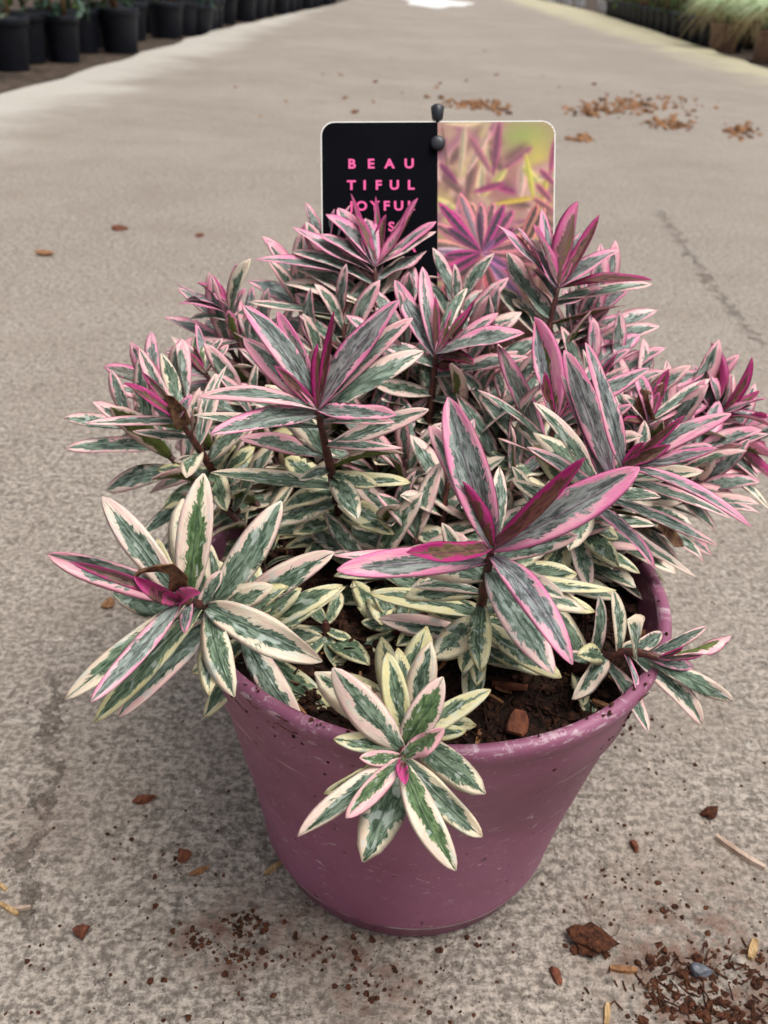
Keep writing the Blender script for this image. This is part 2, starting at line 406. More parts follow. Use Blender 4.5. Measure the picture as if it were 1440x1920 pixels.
# split the lathe into wall and rolled rim
m = len(prof); rim_i = set(range(14, 20))
Fw = [f for f in F if not ((f[0] % m) in rim_i)]; Fr = [f for f in F if (f[0] % m) in rim_i]
Fw = [f for f in Fw if not (f[0] % m == m - 1)]
def compact(V, F):
    ids = sorted({i for f in F for i in f}); mp = {a: b for b, a in enumerate(ids)}
    return [V[i] for i in ids], [tuple(mp[i] for i in f) for f in F]
def at0(VF): return (np.array(VF[0]) + np.array([PX, PY, 0]), VF[1])
a = at0(compact(V, Fw)); obj('pot_wall', a[0], a[1], POT, pot, (PX, PY, 0))
a = at0(compact(V, Fr)); obj('rim', a[0], a[1], POT, pot, (PX, PY, 0))

SZ = .1215
def snoise(x, y):
    return (.0022 * math.sin(x * 95 + 1) * math.cos(y * 80) + .0015 * math.sin(x * 230 + y * 170) + .0008 * math.sin(x * 520 - y * 410))
def soilz(x, y):
    r = math.hypot(x - PX, y - PY)
    return SZ + snoise(x, y) + .004 * max(0, 1 - (r / .08) ** 2) - .0012 * (x - PX) / .08
V, F = [(PX, PY, soilz(PX, PY))], []
NR, NA = 26, 96
for i in range(1, NR + 1):
    r = .0850 * i / NR
    for j in range(NA):
        th = 2 * math.pi * j / NA; x, y = PX + r * math.cos(th), PY + r * math.sin(th)
        V.append((x, y, soilz(x, y) + rng.normal(0, .0005)))
for j in range(NA): F.append((0, 1 + j, 1 + (j + 1) % NA))
for i in range(NR - 1):
    for j in range(NA):
        a_, b_ = 1 + i * NA + j, 1 + i * NA + (j + 1) % NA
        F.append((a_, a_ + NA, b_ + NA, b_))
soil = obj('potting_compost', V, F, SOIL, None, (PX, PY, SZ))
tag(soil, 'dark brown peaty compost filling the mauve pot', 'compost', kind='stuff')

# crumb shapes
_b = bmesh.new(); bmesh.ops.create_icosphere(_b, subdivisions=1, radius=1.0)
ICO_V = np.array([v.co[:] for v in _b.verts]); ICO_F = [tuple(v.index for v in f.verts) for f in _b.faces]; _b.free()
_b = bmesh.new(); bmesh.ops.create_icosphere(_b, subdivisions=3, radius=1.0)
ICO3_V = np.array([v.co[:] for v in _b.verts]); ICO3_F = [tuple(v.index for v in f.verts) for f in _b.faces]; _b.free()
def rotm(a, b, c): return np.array(Matrix.Rotation(a, 3, 'Z') @ Matrix.Rotation(b, 3, 'Y') @ Matrix.Rotation(c, 3, 'X'))
def crumb(p, s, fl=(1, 1, .6), tilt=1.0):
    v = ICO_V * (1 + rng.normal(0, .26, (len(ICO_V), 1))) * np.array(fl) * s
    v = v @ rotm(rng.uniform(0, 6.3), rng.normal(0, .4 * tilt), rng.normal(0, .4 * tilt)).T
    return list(v + p), ICO_F
def sliver(p, L, wd, th, ang, tilt=0.15, bend=.1):
    n = 5; pts = []
    d = np.array([math.cos(ang), math.sin(ang), 0]); s = np.array([-d[1], d[0], 0]); tz = rng.normal(0, tilt)
    V, F = [], []
    for i in range(n):
        t = i / (n - 1) - .5
        c = p + d * L * t + s * bend * L * (t * t * 4 - .3) * .25 + np.array([0, 0, L * t * tz + th * .5 + L * abs(tz) * .5])
        ww = wd * (.55 + .45 * math.cos(t * 2.6)) * rng.uniform(.85, 1.15)
        for a, b in ((-.5, -.5), (.5, -.5), (.42, .5), (-.42, .5)): V.append(c + s * ww * a + np.array([0, 0, th * b]))
    for i in range(n - 1):
        for j in range(4): F.append((i * 4 + j, i * 4 + (j + 1) % 4, i * 4 + 4 + (j + 1) % 4, i * 4 + 4 + j))
    F += [(3, 2, 1, 0), tuple(range((n - 1) * 4, n * 4))]
    return V, F
def in_pot():
    r = .082 * math.sqrt(rng.random()); th = rng.uniform(0, 6.283)
    return PX + r * math.cos(th), PY + r * math.sin(th)
B = Bag()
for i in range(4200):
    x, y = in_pot(); s = rng.gamma(1.6, .0005) + .0003
    B.add(crumb((x, y, soilz(x, y) + s * .25), min(s, .003)))
for i in range(900):
    x, y = in_pot(); L = rng.uniform(.005, .018); a = rng.uniform(0, 6.3)
    pts = []
    for q in range(5):
        tt = q / 4 - .5; pts.append((x + L * tt * math.cos(a) + rng.normal(0, .0006), y + L * tt * math.sin(a) + rng.normal(0, .0006), soilz(x, y) + .0012 + rng.normal(0, .0006)))
    if max(math.hypot(p[0] - PX, p[1] - PY) for p in pts) < .083: B.add(tube(pts, .00028, 4))
crm = obj('compost_crumbs', B.V, B.F, mat_soil('damp_peat', (24, 14, 10), (70, 42, 29), 500), None, (PX, PY, SZ), smooth=False)
tag(crm, 'loose brown peat crumbs and fibres over the compost in the mauve pot', 'compost', kind='stuff')
B = Bag()
for i in range(70):
    x, y = in_pot(); L = rng.uniform(.003, .010)
    if math.hypot(x - PX, y - PY) < .076: B.add(sliver(np.array([x, y, soilz(x, y) + .0012]), L, L * rng.uniform(.1, .22), .0006, rng.uniform(0, 6.3), .25))
o = obj('compost_chips', B.V, B.F, TAN, None, (PX, PY, SZ), smooth=False)
tag(o, 'small tan wood chips mixed through the dark compost in the mauve pot', 'wood chips', kind='stuff')
for px_, py_, L, wd, an, mt, lb in [(968, 1372, .011, .007, 1.3, BARK, 'broad red-brown bark flake on the dark compost near the pot rim'), (1205, 1187, .011, .0032, .4, TAN, 'slim orange-tan bark chip on the compost beside the inner pot wall'), (1160, 1282, .008, .0024, -.1, STRAW, 'pale straw-coloured chip on the compost under the low side shoot'),
                                (1135, 1322, .009, .0022, -.5, TAN, 'narrow tan chip on the compost below the low side shoot'), (955, 1290, .012, .003, -.2, BARK, 'long brown bark strip on the compost behind the bark flake')]:
    p_ = onz(px_, py_, SZ + .002); p_[2] = soilz(p_[0], p_[1]) + .0022
    V, F = sliver(p_, L, wd, .0011, an, .12); tag(obj('bark_chip', V, F, mt, None, p_, smooth=False), lb, 'bark chip')
# crumbs clinging to the rim and upper pot wall
B = Bag()
for i in range(80):
    th = rng.choice([rng.normal(-.72, .12), rng.normal(-2.2, .22), rng.uniform(-math.pi, 0)]); z = PH + .0004 if rng.random() < .45 else rng.uniform(.112, .134)
    rr = (RT - .0024 + rng.normal(0, .001)) if z > .1365 else wall(z) + .0014
    B.add(crumb((PX + rr * math.cos(th), PY + rr * math.sin(th), z), rng.uniform(.0003, .0009), (1, 1, .8)))
for i in range(12):
    th = rng.choice([rng.normal(-.70, .08), rng.normal(-2.15, .1)]); z = rng.uniform(.118, .136)
    L = rng.uniform(.003, .008); pts = []
    for q in range(4):
        t2 = th + L / RT * (q / 3 - .5); zz = z - .003 * q / 3 * rng.random()
        rr = max(wall(zz) + .0016, RT + .0003 if zz > .131 else 0)
        pts.append((PX + rr * math.cos(t2), PY + rr * math.sin(t2), zz))
    B.add(tube(pts, .0002, 4))
o = obj('rim_crumbs', B.V, B.F, PEAT, None, (PX, PY, PH), smooth=False)
tag(o, 'dark peat crumbs stuck to the rim of the mauve pot', 'compost', kind='stuff')

# ------------------------------------------------------------------ leaves
AGE = {'c': 0.02, '1': .30, '2': .5, '3': .74, 'N': 1.0, 'M': 1.0}
ANG = {'c': 85, '1': 72, '2': 62, '3': 52, 'N': 28, 'M': 20}
def leaf_geo(base, tip, n, W, bend=.05, cup=.25, twist=0., age=.3, seed=.5, viv=.1, nl=14, nw=6, th=.00036, wave=.0, curl=0.0):
    d = tip - base; L = np.linalg.norm(d); d = d / L
    n = norm(n - d * (n @ d)); s = np.cross(d, n)
    V, UV = [], []
    pk = .56; ex = .95
    ph = seed * 20
    us = np.linspace(-1, 1, nw + 1)
    ring = [(u_, 1) for u_ in us] + [(u_, -1) for u_ in us[-2:0:-1]]
    for i in range(nl + 1):
        t = i / nl; t = t + .0 if t < 1 else .997
        te = 1 - (1 - t) ** 1.15
        wv = (te ** .72) * ((1 - te) ** .54); wv /= (.571 ** .72) * (.429 ** .54)
        w_ = W * .5 * max(.13 * (1 - t), wv)
        a = twist * (t - .25)
        s_ = s * math.cos(a) + n * math.sin(a); n_ = n * math.cos(a) - s * math.sin(a)
        c = base + d * (L * t) + n * (L * (bend * 4 * t * (1 - t) - curl * t ** 3)) + s * (L * .03 * math.sin(ph) * 4 * t * (1 - t))
        for u_, sd in ring:
            z = cup * w_ * (abs(u_) ** 1.5) + wave * w_ * u_ * u_ * math.sin(t * 9 + ph + (2 if u_ > 0 else 0))
            hh = th * math.sqrt(max(0, 1 - u_ * u_)) * .5 * sd * (1.0 if 0 < t < .99 else .6)
            rib = -.00035 * math.exp(-(u_ / .12) ** 2) * (1 - t) * 1.0
            V.append(c + s_ * (u_ * w_) + n_ * (z + hh + rib)); UV.append((u_, t, 0.0 if sd > 0 else 1.0))
    m = len(ring); F = []
    for i in range(nl):
        for j in range(m): F.append((i * m + j, i * m + (j + 1) % m, (i + 1) * m + (j + 1) % m, (i + 1) * m + j))
    F.append(tuple(range(m))[::-1]); F.append(tuple(range(nl * m, (nl + 1) * m)))
    # outward orientation: top normal along +n needs reversed winding
    F = [f[::-1] for f in F]
    return np.array(V), F, np.array(UV), np.tile([age, seed, viv], (len(V), 1))
def set_attr(me, UV, DAT):
    a = me.attributes.new('leafuv', 'FLOAT_VECTOR', 'POINT'); a.data.foreach_set('vector', np.asarray(UV, np.float32).ravel())
    a = me.attributes.new('leafdat', 'FLOAT_VECTOR', 'POINT'); a.data.foreach_set('vector', np.asarray(DAT, np.float32).ravel())
def bez(p0, p1, p2, n):
    t = np.linspace(0, 1, n)[:, None]; return (1 - t) ** 2 * p0 + 2 * t * (1 - t) * p1 + t * t * p2

# each shoot: apex pixel + distance, root pixel on the compost, lift of the stem, leaves "tipx tipy basex basey width class[flags]"
SH = {
'A': ((338, 1128), .252, (500, 1232), .010, """87 1039 322 1135 60 2 |129 1052 322 1131 26 N |187 931 345 1105 62 1 |381 887 356 1106 72 1v|527 939 393 1143 70 1 |627 1035 439 1143 62 1 |
605 1240 379 1154 76 1 |122 1312 347 1152 50 1 |170 1316 331 1135 46 3 |177 1354 368 1168 50 c |222 1345 400 1180 64 1 |381 1343 485 1262 46 c |564 1356 440 1200 58 1 |618 1327 510 1230 54 c |643 1097 470 1175 48 c |
648 1100 520 1190 32 c |360 1262 455 1210 42 c |347 1188 360 1125 26 3 |250 1081 327 1131 30 M |377 1112 333 1131 24 M |293 1010 345 1110 40 c |415 1070 370 1150 40 1"""),
'B': ((922, 1026), .248, (885, 1235), .004, """840 744 907 1013 88 3 |804 798 884 1004 66 2 |867 902 927 1022 28 Nu|1200 876 947 1036 92 3 |1096 858 933 1013 42 N |762 1036 922 1027 40 N |631 1069 913 1053 64 3 |629 1040 900 1055 42 2 |
1073 1238 927 1044 62 3 |1038 1264 916 1069 78 2 |929 978 924 1022 14 c |966 1022 928 1030 26 3 |693 1107 882 1150 50 c |709 1160 870 1185 54 1 |867 1262 907 1147 70 c |878 1325 900 1215 50 c |1156 1107 960 1085 42 c |
1116 1147 930 1120 52 c |1053 1271 924 1170 55 c |778 1098 911 1115 26 1 |1058 1115 930 1070 48 1 |1084 1004 940 1058 52 2 |937 872 926 1010 40 1 |1010 1205 905 1190 48 c |800 1230 890 1215 40 c"""),
'C': ((595, 768), .292, (655, 1055), .0, """455 569 586 753 50 3 |520 583 578 706 40 3 |456 632 589 764 52 2 |750 562 604 760 58 3 |770 590 612 765 46 2 |791 650 620 772 52 1 |627 582 600 753 20 N |589 643 595 757 18 Nu|517 684 593 753 24 N |
396 809 589 777 50 3 |369 744 571 772 34 2 |362 778 590 800 26 1 |744 778 597 768 34 3 |741 792 598 796 22 2 |448 818 608 855 40 2 |804 767 605 840 42 1 |755 840 606 834 24 2 |757 850 612 878 26 1u|394 878 614 910 38 1 |
739 999 629 944 50 c |506 999 629 965 40 c |708 910 618 890 34 c |697 1024 640 1005 38 c |531 1024 635 1000 32 c |560 900 612 880 40 1 |660 1000 640 960 30 c |520 960 625 925 38 c |770 905 625 900 36 c"""),
'D': ((335, 785), .315, (470, 1010), .0, """158 794 330 800 25 2 |232 718 328 791 25 N |259 650 325 775 30 2 |302 662 340 780 34 1 |266 697 328 783 18 N |272 787 345 812 26 2u|248 809 350 828 22 1 |326 865 384 863 26 1 |292 877 389 900 30 c |
402 697 372 838 38 1 |422 682 380 845 14 1 |455 815 395 874 32 c |478 838 410 895 30 c |345 960 415 915 30 c |480 900 420 925 30 1 |360 740 340 785 20 3 |395 990 430 950 30 c |300 760 335 790 22 N"""),
'E': ((1168, 876), .283, (1010, 1100), .006, """1059 656 1135 882 66 3 |1097 642 1164 867 52 3 |1057 702 1110 890 38 3 |1258 834 1178 868 30 N |1372 774 1190 876 46 3 |1282 779 1185 860 22 N |1410 989 1185 885 28 3 |1374 963 1165 905 26 2 |
1346 1023 1140 940 28 2 |1316 886 1165 905 38 1 |1228 985 1090 1000 36 1 |1240 931 1140 945 34 1 |1230 1058 1150 985 30 3 |1200 1075 1090 1015 36 c |1305 1082 1140 970 26 1 |988 838 1105 905 28 2 |934 822 1085 930 24 2u|
1009 748 1100 905 42 1 |1106 1106 1075 1000 42 1 |1210 830 1172 870 22 N |1345 840 1180 880 30 3 |1160 1010 1100 985 36 c |960 900 1080 960 36 1"""),
'F': ((1040, 790), .325, (985, 1035), .0, """1001 594 1038 785 46 3u|1005 594 1046 770 42 3 |934 648 1005 850 42 3 |1022 697 1044 790 22 N |895 730 985 880 44 1 |900 726 1015 830 18 2 |1158 661 1055 780 20 N |1218 690 1060 800 40 3 |
960 790 1020 850 30 1 |1120 760 1050 810 34 2 |890 840 1000 900 36 c |1110 830 1030 860 34 1 |1075 700 1045 785 20 N |900 930 990 960 34 c |1080 920 1005 930 34 c"""),
'G': ((1214, 790), .345, (1085, 1035), .004, """1254 691 1214 782 24 N |1236 735 1212 788 18 N |1273 762 1216 795 30 3 |1168 789 1212 800 16 N |1188 690 1212 790 28 3 |1331 710 1220 790 24 2 |1140 720 1195 805 28 2 |1290 820 1205 820 28 1 |
1130 790 1190 830 28 1 |1250 880 1180 860 30 c |1110 860 1165 890 30 c |1165 740 1212 800 26 2"""),
'H': ((1346, 782), .368, (1140, 1040), .006, """1333 643 1342 772 26 Nu|1410 669 1350 772 22 N |1299 684 1335 780 32 3 |1324 688 1340 778 26 3 |1425 732 1352 776 16 N |1440 782 1356 785 22 N |1452 805 1352 792 20 3 |1450 858 1325 812 46 3u|
1462 895 1320 820 22 N |1445 957 1300 845 30 1 |1438 747 1354 780 22 3 |1385 830 1320 815 24 3 |1420 930 1290 860 26 2 |1270 760 1330 800 28 2 |1290 880 1270 870 28 1 |1350 940 1255 890 28 1 |1240 900 1240 910 26 c |1380 880 1300 850 24 2 |1262 728 1330 790 30 3 |1286 715 1335 785 30 3 |1368 700 1345 775 24 3 |1405 800 1345 790 28 3 |1436 838 1335 800 32 3 |1285 838 1315 820 30 2 |1362 722 1346 775 20 3 |1410 760 1350 780 24 3 |1300 925 1262 885 28 1 |1425 905 1310 835 30 2"""),
'I': ((1236, 1234), .288, (1060, 1262), .008, """1326 1174 1215 1228 24 2 |1372 1202 1230 1230 30 2u|1318 1227 1238 1233 14 N |1303 1251 1205 1240 28 3 |1376 1315 1200 1246 32 1 |1324 1358 1177 1252 40 1 |1217 1375 1132 1258 34 1 |1125 1373 1075 1262 32 c |
1072 1311 1142 1256 44 1 |1125 1114 1108 1250 30 1 |1155 1105 1159 1243 28 1 |1245 1187 1181 1240 36 1 |1206 1202 1151 1246 24 1 |1198 1304 1172 1246 14 3 |1060 1225 1110 1252 28 1 |1282 1213 1236 1233 12 N"""),
'J': ((753, 1424), .234, (762, 1342), .006, """624 1254 745 1405 76 1 |831 1269 757 1402 64 1v|726 1225 753 1390 54 c |746 1215 757 1370 46 c |625 1386 745 1405 42 c |674 1421 750 1418 36 2v|833 1365 753 1420 42 2v|648 1534 748 1428 46 2v|
558 1569 745 1425 52 1 |606 1489 745 1415 34 c |855 1633 757 1428 62 1v|905 1569 760 1420 60 1 |759 1470 753 1428 22 M |744 1452 752 1427 12 M |921 1293 762 1395 46 c |874 1371 765 1370 36 c |640 1300 745 1390 40 c"""),
'L': ((703, 500), .374, (715, 965), -.002, """658 363 690 480 14 N |667 392 688 493 20 N |704 363 700 470 13 N |724 402 706 470 24 N |776 365 708 495 19 N |771 394 712 520 17 3 |615 395 690 480 30 3 |635 388 690 495 40 3 |550 423 685 510 32 3 |
548 464 688 535 30 2 |558 502 695 585 40 1 |550 575 700 625 44 c |478 487 690 540 22 3 |676 505 697 592 46 2u|814 408 708 490 22 3 |817 433 708 505 28 2 |757 481 706 560 38 1 |822 513 706 560 26 1 |533 528 697 590 38 1 |
463 566 697 600 20 2 |688 411 703 495 36 3 |705 435 708 520 28 3 |600 700 703 700 36 c |790 690 706 680 36 c |600 440 690 505 34 3 |590 545 696 575 38 1 |640 450 694 510 34 2 |800 470 707 530 30 2 |780 560 706 590 34 1 |620 610 700 640 36 1 |640 690 703 660 34 1 |770 620 704 640 36 1 |585 640 700 640 36 1"""),
'M': ((818, 662), .345, (785, 980), .0, """792 500 814 660 34 3 |740 525 808 668 38 3 |817 554 822 653 15 N |845 580 822 653 11 Nu|884 572 825 655 15 N |983 623 826 665 38 3 |889 684 822 672 24 N |864 696 815 690 16 N |991 669 815 705 34 2 |
892 559 824 650 15 N |876 540 812 680 24 1 |934 586 820 670 26 3 |720 650 810 690 34 2 |700 720 806 740 34 1 |900 760 806 745 34 1 |730 800 800 800 34 c |880 830 798 820 34 c |850 600 820 660 22 3 |690 860 793 880 34 c |880 900 793 890 34 c"""),
'Q': ((1046, 540), .370, (955, 960), .0, """1084 377 1046 531 46 Nu|1124 403 1055 520 26 N |989 446 1035 571 34 2u|950 473 1026 595 44 2 |922 531 1010 640 44 1 |930 421 1040 520 26 3 |1161 467 1055 530 38 3 |1223 522 1050 540 16 N |
1223 527 1044 562 24 2 |1168 563 1030 610 32 2u|1070 480 1046 535 18 N |1160 640 1010 680 30 3 |1165 680 1005 700 30 2 |960 690 1005 700 30 2 |890 700 995 750 32 1 |1080 750 990 780 32 1 |1010 440 1042 530 26 3 |1120 600 1025 640 26 2 |1090 430 1050 525 24 3 |1016 392 1040 525 26 3 |968 425 1038 535 26 3 |1000 420 1042 520 18 N |960 560 1020 625 34 1 |1130 540 1040 575 26 3 |1000 500 1036 560 30 2 |1140 610 1015 660 30 2 |1090 660 1008 690 30 2"""),
'R': ((430, 585), .385, (560, 962), .0, """445 493 432 574 20 3 |469 485 440 599 28 1 |396 514 425 574 16 N |371 527 420 577 18 N |330 531 422 588 26 3 |335 570 424 599 28 3 |427 581 447 640 24 3u|500 600 445 625 24 3 |355 600 430 610 24 2 |
345 640 445 640 26 2 |520 640 455 660 28 2 |380 690 460 690 26 1 |540 720 470 710 28 1 |400 760 480 750 28 1 |560 790 490 770 30 c |420 840 500 810 30 c |590 860 510 840 30 c |410 530 428 580 14 N |350 552 424 592 26 3 |460 540 436 590 24 3 |490 565 440 605 24 2 |402 548 426 590 22 3 |480 650 450 650 28 1 |370 640 448 655 28 2 |510 690 462 690 30 1 |420 700 465 705 28 1"""),
'S': ((385, 700), .372, (545, 968), .0, """364 650 386 700 15 N |367 624 395 697 24 1v|414 632 390 693 20 2 |367 606 388 690 16 3 |328 635 380 700 20 2 |320 628 378 705 16 2 |313 671 382 708 22 2 |429 646 392 700 18 2 |350 660 385 700 14 N |
470 680 400 720 26 1u|330 740 400 735 24 1 |480 760 420 750 26 1 |345 690 382 712 22 2 |440 700 398 725 26 1 |300 705 384 715 22 3 |420 760 410 745 26 1 |355 785 415 765 28 1 |380 810 430 780 26 c |500 840 450 820 28 c"""),
'K': ((745, 1165), .300, (742, 1205), .0, """621 1239 735 1185 36 c |681 1220 742 1190 30 c |677 1166 740 1175 34 c |798 1284 745 1190 36 c |815 1180 748 1180 34 c |700 1105 742 1170 32 c |775 1100 745 1168 30 c |720 1265 742 1195 32 c"""),
'T': ((610, 1165), .312, (612, 1210), .0, """640 1110 610 1170 32 c |560 1120 606 1170 30 c |660 1200 612 1180 30 c |570 1240 608 1190 34 c |505 1190 604 1180 32 c |640 1260 612 1190 32 c"""),
'U': ((498, 1060), .345, (500, 1100), .0, """509 1015 498 1062 26 c |440 1050 494 1068 26 c |560 1045 500 1068 28 c |450 1110 496 1080 28 c |550 1110 502 1080 28 c"""),
}
plant_loc = np.array([PX, PY, SZ])
plant = empty('variegated_shrub', plant_loc)
tag(plant, 'bushy shrub with cream, grey-green and magenta-pink variegated leaves growing in the mauve pot', 'plant')

def blend_normal(d, S, base, under, kcam=.45):
    tocam = norm(C0 - base)
    n = S - d * (S @ d); n = norm(n) if np.linalg.norm(n) > .15 else norm(tocam - d * (tocam @ d))
    tc = tocam - d * (tocam @ d)
    if under:
        n = norm(n - .5 * norm(tc))
        if n @ tocam > -.15: n = norm(n - (n @ tocam + .35) * norm(tc))
    else:
        n = norm(n + kcam * norm(tc))
        if n @ tocam < .3: n = norm(n + (.45 - n @ tocam) * norm(tc))
    return n
TL = atd(601, 228, .388); TR = atd(1042, 226, .388); tr_ = norm(TR - TL); TW = np.linalg.norm(TR - TL)
seam_u = TW * (820.5 - 601) / (1042 - 601)
tc = TL + tr_ * seam_u
foot = np.array([.022, .345, SZ]); dn = foot - tc; dn = norm(dn - tr_ * (dn @ tr_)); tn = norm(np.cross(tr_, -dn))
if tn @ (C0 - tc) < 0: tn = -tn
def TP(u_, v_, w_=0.0): return TL + tr_ * u_ + dn * v_ + tn * w_     # metres right, down, out of the card
def before_card(p, gap=.003):
    q = np.array(p, float); w_ = (q - TL) @ tn; u_ = (q - TL) @ tr_
    if w_ < gap and -.01 < u_ < TW + .004 and w_ > -.03: q = q + tn * (gap - w_)
    return q
stems = {}
heroes = []
n_hero = 0
filler = []   # (depth, args, stem)
def add_leaf(stem, args, name='leaf'):
    V, F, UV, D = leaf_geo(**args)
    o = obj(name, V, F, LEAF, stem, args['base'])
    if name == 'bud': D[:, 2] = 0; UV[:, 0] = .80 + .1 * UV[:, 0]; UV[:, 2] = 0
    set_attr(o.data, UV, D); return o
for key, (apx, ad, rpx, lift, txt) in SH.items():
    rs = np.random.default_rng(sum(map(ord, key)) * 7 + 3)
    root = onz(*rpx, SZ); root[2] = soilz(root[0], root[1]) - .004
    apex = atd(*apx, ad)
    mid = (root + apex) / 2 + np.array([0, 0, lift + .004])
    pts = bez(root, mid, apex, 40)
    rad = np.interp(np.linspace(0, 1, 40), [0, .7, 1], [.0021, .0016, .0010])
    V, F = tube(pts, rad, 8)
    st = obj('stem', V, F, STEM, plant, root); stems[key] = (st, pts)
    pp = np.array([proj(p)[0] for p in pts]); pz = np.array([proj(p)[1] for p in pts])
    for item in txt.replace('\n', '').split('|'):
        f = item.split()
        if len(f) < 6: continue
        tx, ty, bx_, by_, wpx = map(float, f[:5]); cl = f[5][0]; fl = f[5][1:] + ''.join(f[6:])
        dd = (pp[:, 0] - bx_) ** 2 + (pp[:, 1] - by_) ** 2
        i = int(dd.argmin()); i = max(i, 3)
        base = pts[i]; S = norm(pts[min(i + 2, 39)] - pts[max(i - 4, 0)])
        if key in 'AJ' : S = norm(S + .5 * norm(C0 - base))
        zb = pz[i]
        lat = math.hypot(tx - pp[i, 0], ty - pp[i, 1]) * zb / FPX
        best = None
        th0 = R(ANG[cl])
        for q in np.linspace(-.8, .8, 41):
            tip = atd(tx, ty, zb + q * lat); v = tip - base; L = np.linalg.norm(v)
            if tip[2] < .02: continue
            ang = math.acos(max(-1, min(1, (v @ S) / L)))
            r_ = math.hypot(tip[0] - PX, tip[1] - PY)
            pen = 0
            if r_ < .088 and tip[2] < SZ + .004: pen = 50 * (SZ + .004 - tip[2]) / .01
            if r_ >= .085 and tip[2] < .135:
                if r_ < wall(max(0, min(PH, tip[2]))) + .006: pen += 5
            cost = (ang - th0) ** 2 + .35 * q * q + pen
            if best is None or cost < best[0]: best = (cost, tip)
        tip = before_card(best[1]); v = tip - base; L = np.linalg.norm(v); d = v / L
        n = blend_normal(d, S, base, 'u' in fl)
        face = abs(n @ norm(C0 - (base + tip) / 2))
        W = wpx * (zb * .5 + proj(tip)[1] * .5) / FPX / max(.62, min(1, face + .1))
        W = min(W * (.84 if key in 'BE' else .93), .38 * L) if cl != 'M' else W
        age = AGE[cl] + rs.normal(0, .05); age = min(1.0, max(0.0, age))
        bend = {'c': .05, '1': .05, '2': .04, '3': .03, 'N': -.02, 'M': -.06}[cl] + rs.normal(0, .045)
        cup = {'c': .12, '1': .18, '2': .25, '3': .28, 'N': .75, 'M': 1.1}[cl] + rs.normal(0, .14)
        a = dict(base=base - d * .0008, tip=tip, n=n, W=W, bend=bend, cup=cup, twist=rs.normal(0, .38), age=age, seed=float(rs.random()),
                 viv=(.85 if 'v' in fl else max(0, rs.normal(.1, .1))), nl=18 if wpx > 34 else 12, nw=8 if wpx > 34 else 6, wave=abs(rs.normal(0, .16)), curl=max(0, rs.normal(.0, .05)))
        heroes.append((wpx * L / zb + (99 if cl == 'M' else 0), a, st, 'bud' if cl == 'M' else 'leaf')); n_hero += 1
    # lower nodes: opposite pairs, each pair turned a quarter
    Ls = np.linalg.norm(np.diff(pts, axis=0), axis=1).sum()
    nn = int(Ls / .0075)
    for q in range(nn):
        tt = .10 + .62 * q / max(1, nn - 1) if nn > 1 else .3
        i = int(tt * 39); base = pts[i]; S = norm(pts[min(i + 2, 39)] - pts[max(i - 2, 0)])
        a0 = norm(np.cross(S, [0.3, .8, .2])); b0 = np.cross(S, a0)
        for sgn in (0, math.pi):
            if rs.random() < (.55 if key in 'CDM' else .2): continue
            ph = q * math.pi / 2 + sgn + rs.normal(0, .3) + sum(map(ord, key))
            out = a0 * math.cos(ph) + b0 * math.sin(ph)
            el = rs.uniform(-.05, .55)
            d = norm(out + S * el); L = rs.uniform(.022, .034) * (.75 + .4 * tt)
            tip = base + d * L; tip[2] = max(tip[2], soilz(*tip[:2]) + .003 if math.hypot(tip[0] - PX, tip[1] - PY) < .09 else .1)
            rr = math.hypot(tip[0] - PX, tip[1] - PY)
            if .076 < rr < .098 and tip[2] < PH + .006: continue
            filler.append((proj(base)[1], dict(base=base, tip=tip, n=norm(S + .3 * norm(C0 - base)), W=L * rs.uniform(.28, .38), bend=.06, cup=.15, twist=rs.normal(0, .3), age=max(0, rs.normal(.02, .08)) if tt < .6 else .2,
                           seed=float(rs.random()), viv=max(0, rs.normal(.1, .1)), nl=9, nw=4, wave=.08), st))
# filler shoots within the bush
fs = [(700, 790, .37, 2), (880, 780, .36, 2), (760, 860, .345, 2), (840, 900, .33, 1), (960, 900, .34, 2), (1080, 960, .325, 1), (520, 700, .385, 2), (590, 650, .375, 2), (900, 640, .37, 2),
      (960, 740, .36, 2), (1110, 690, .375, 3), (1180, 900, .34, 1), (780, 1010, .325, 1), (690, 1060, .33, 0), (860, 1080, .31, 0), (1000, 1010, .325, 1), (860, 570, .373, 2), (640, 590, .373, 2), (930, 1000, .335, 0), (740, 980, .335, 1),
      (300, 725, .36, 3), (470, 620, .40, 3), (560, 520, .405, 3), (455, 755, .372, 2), (760, 600, .365, 3), (870, 690, .36, 2), (700, 840, .355, 2),
      (1085, 620, .39, 3), (1125, 570, .40, 3), (1150, 700, .38, 3), (1200, 745, .37, 3), (1262, 790, .36, 3), (1300, 755, .38, 3), (1300, 850, .35, 3), (1385, 815, .385, 3), (1240, 870, .345, 2), (960, 820, .35, 2), (1090, 820, .345, 2), (610, 460, .40, 3), (400, 600, .40, 3), (250, 800, .345, 2), (1330, 900, .36, 2)]
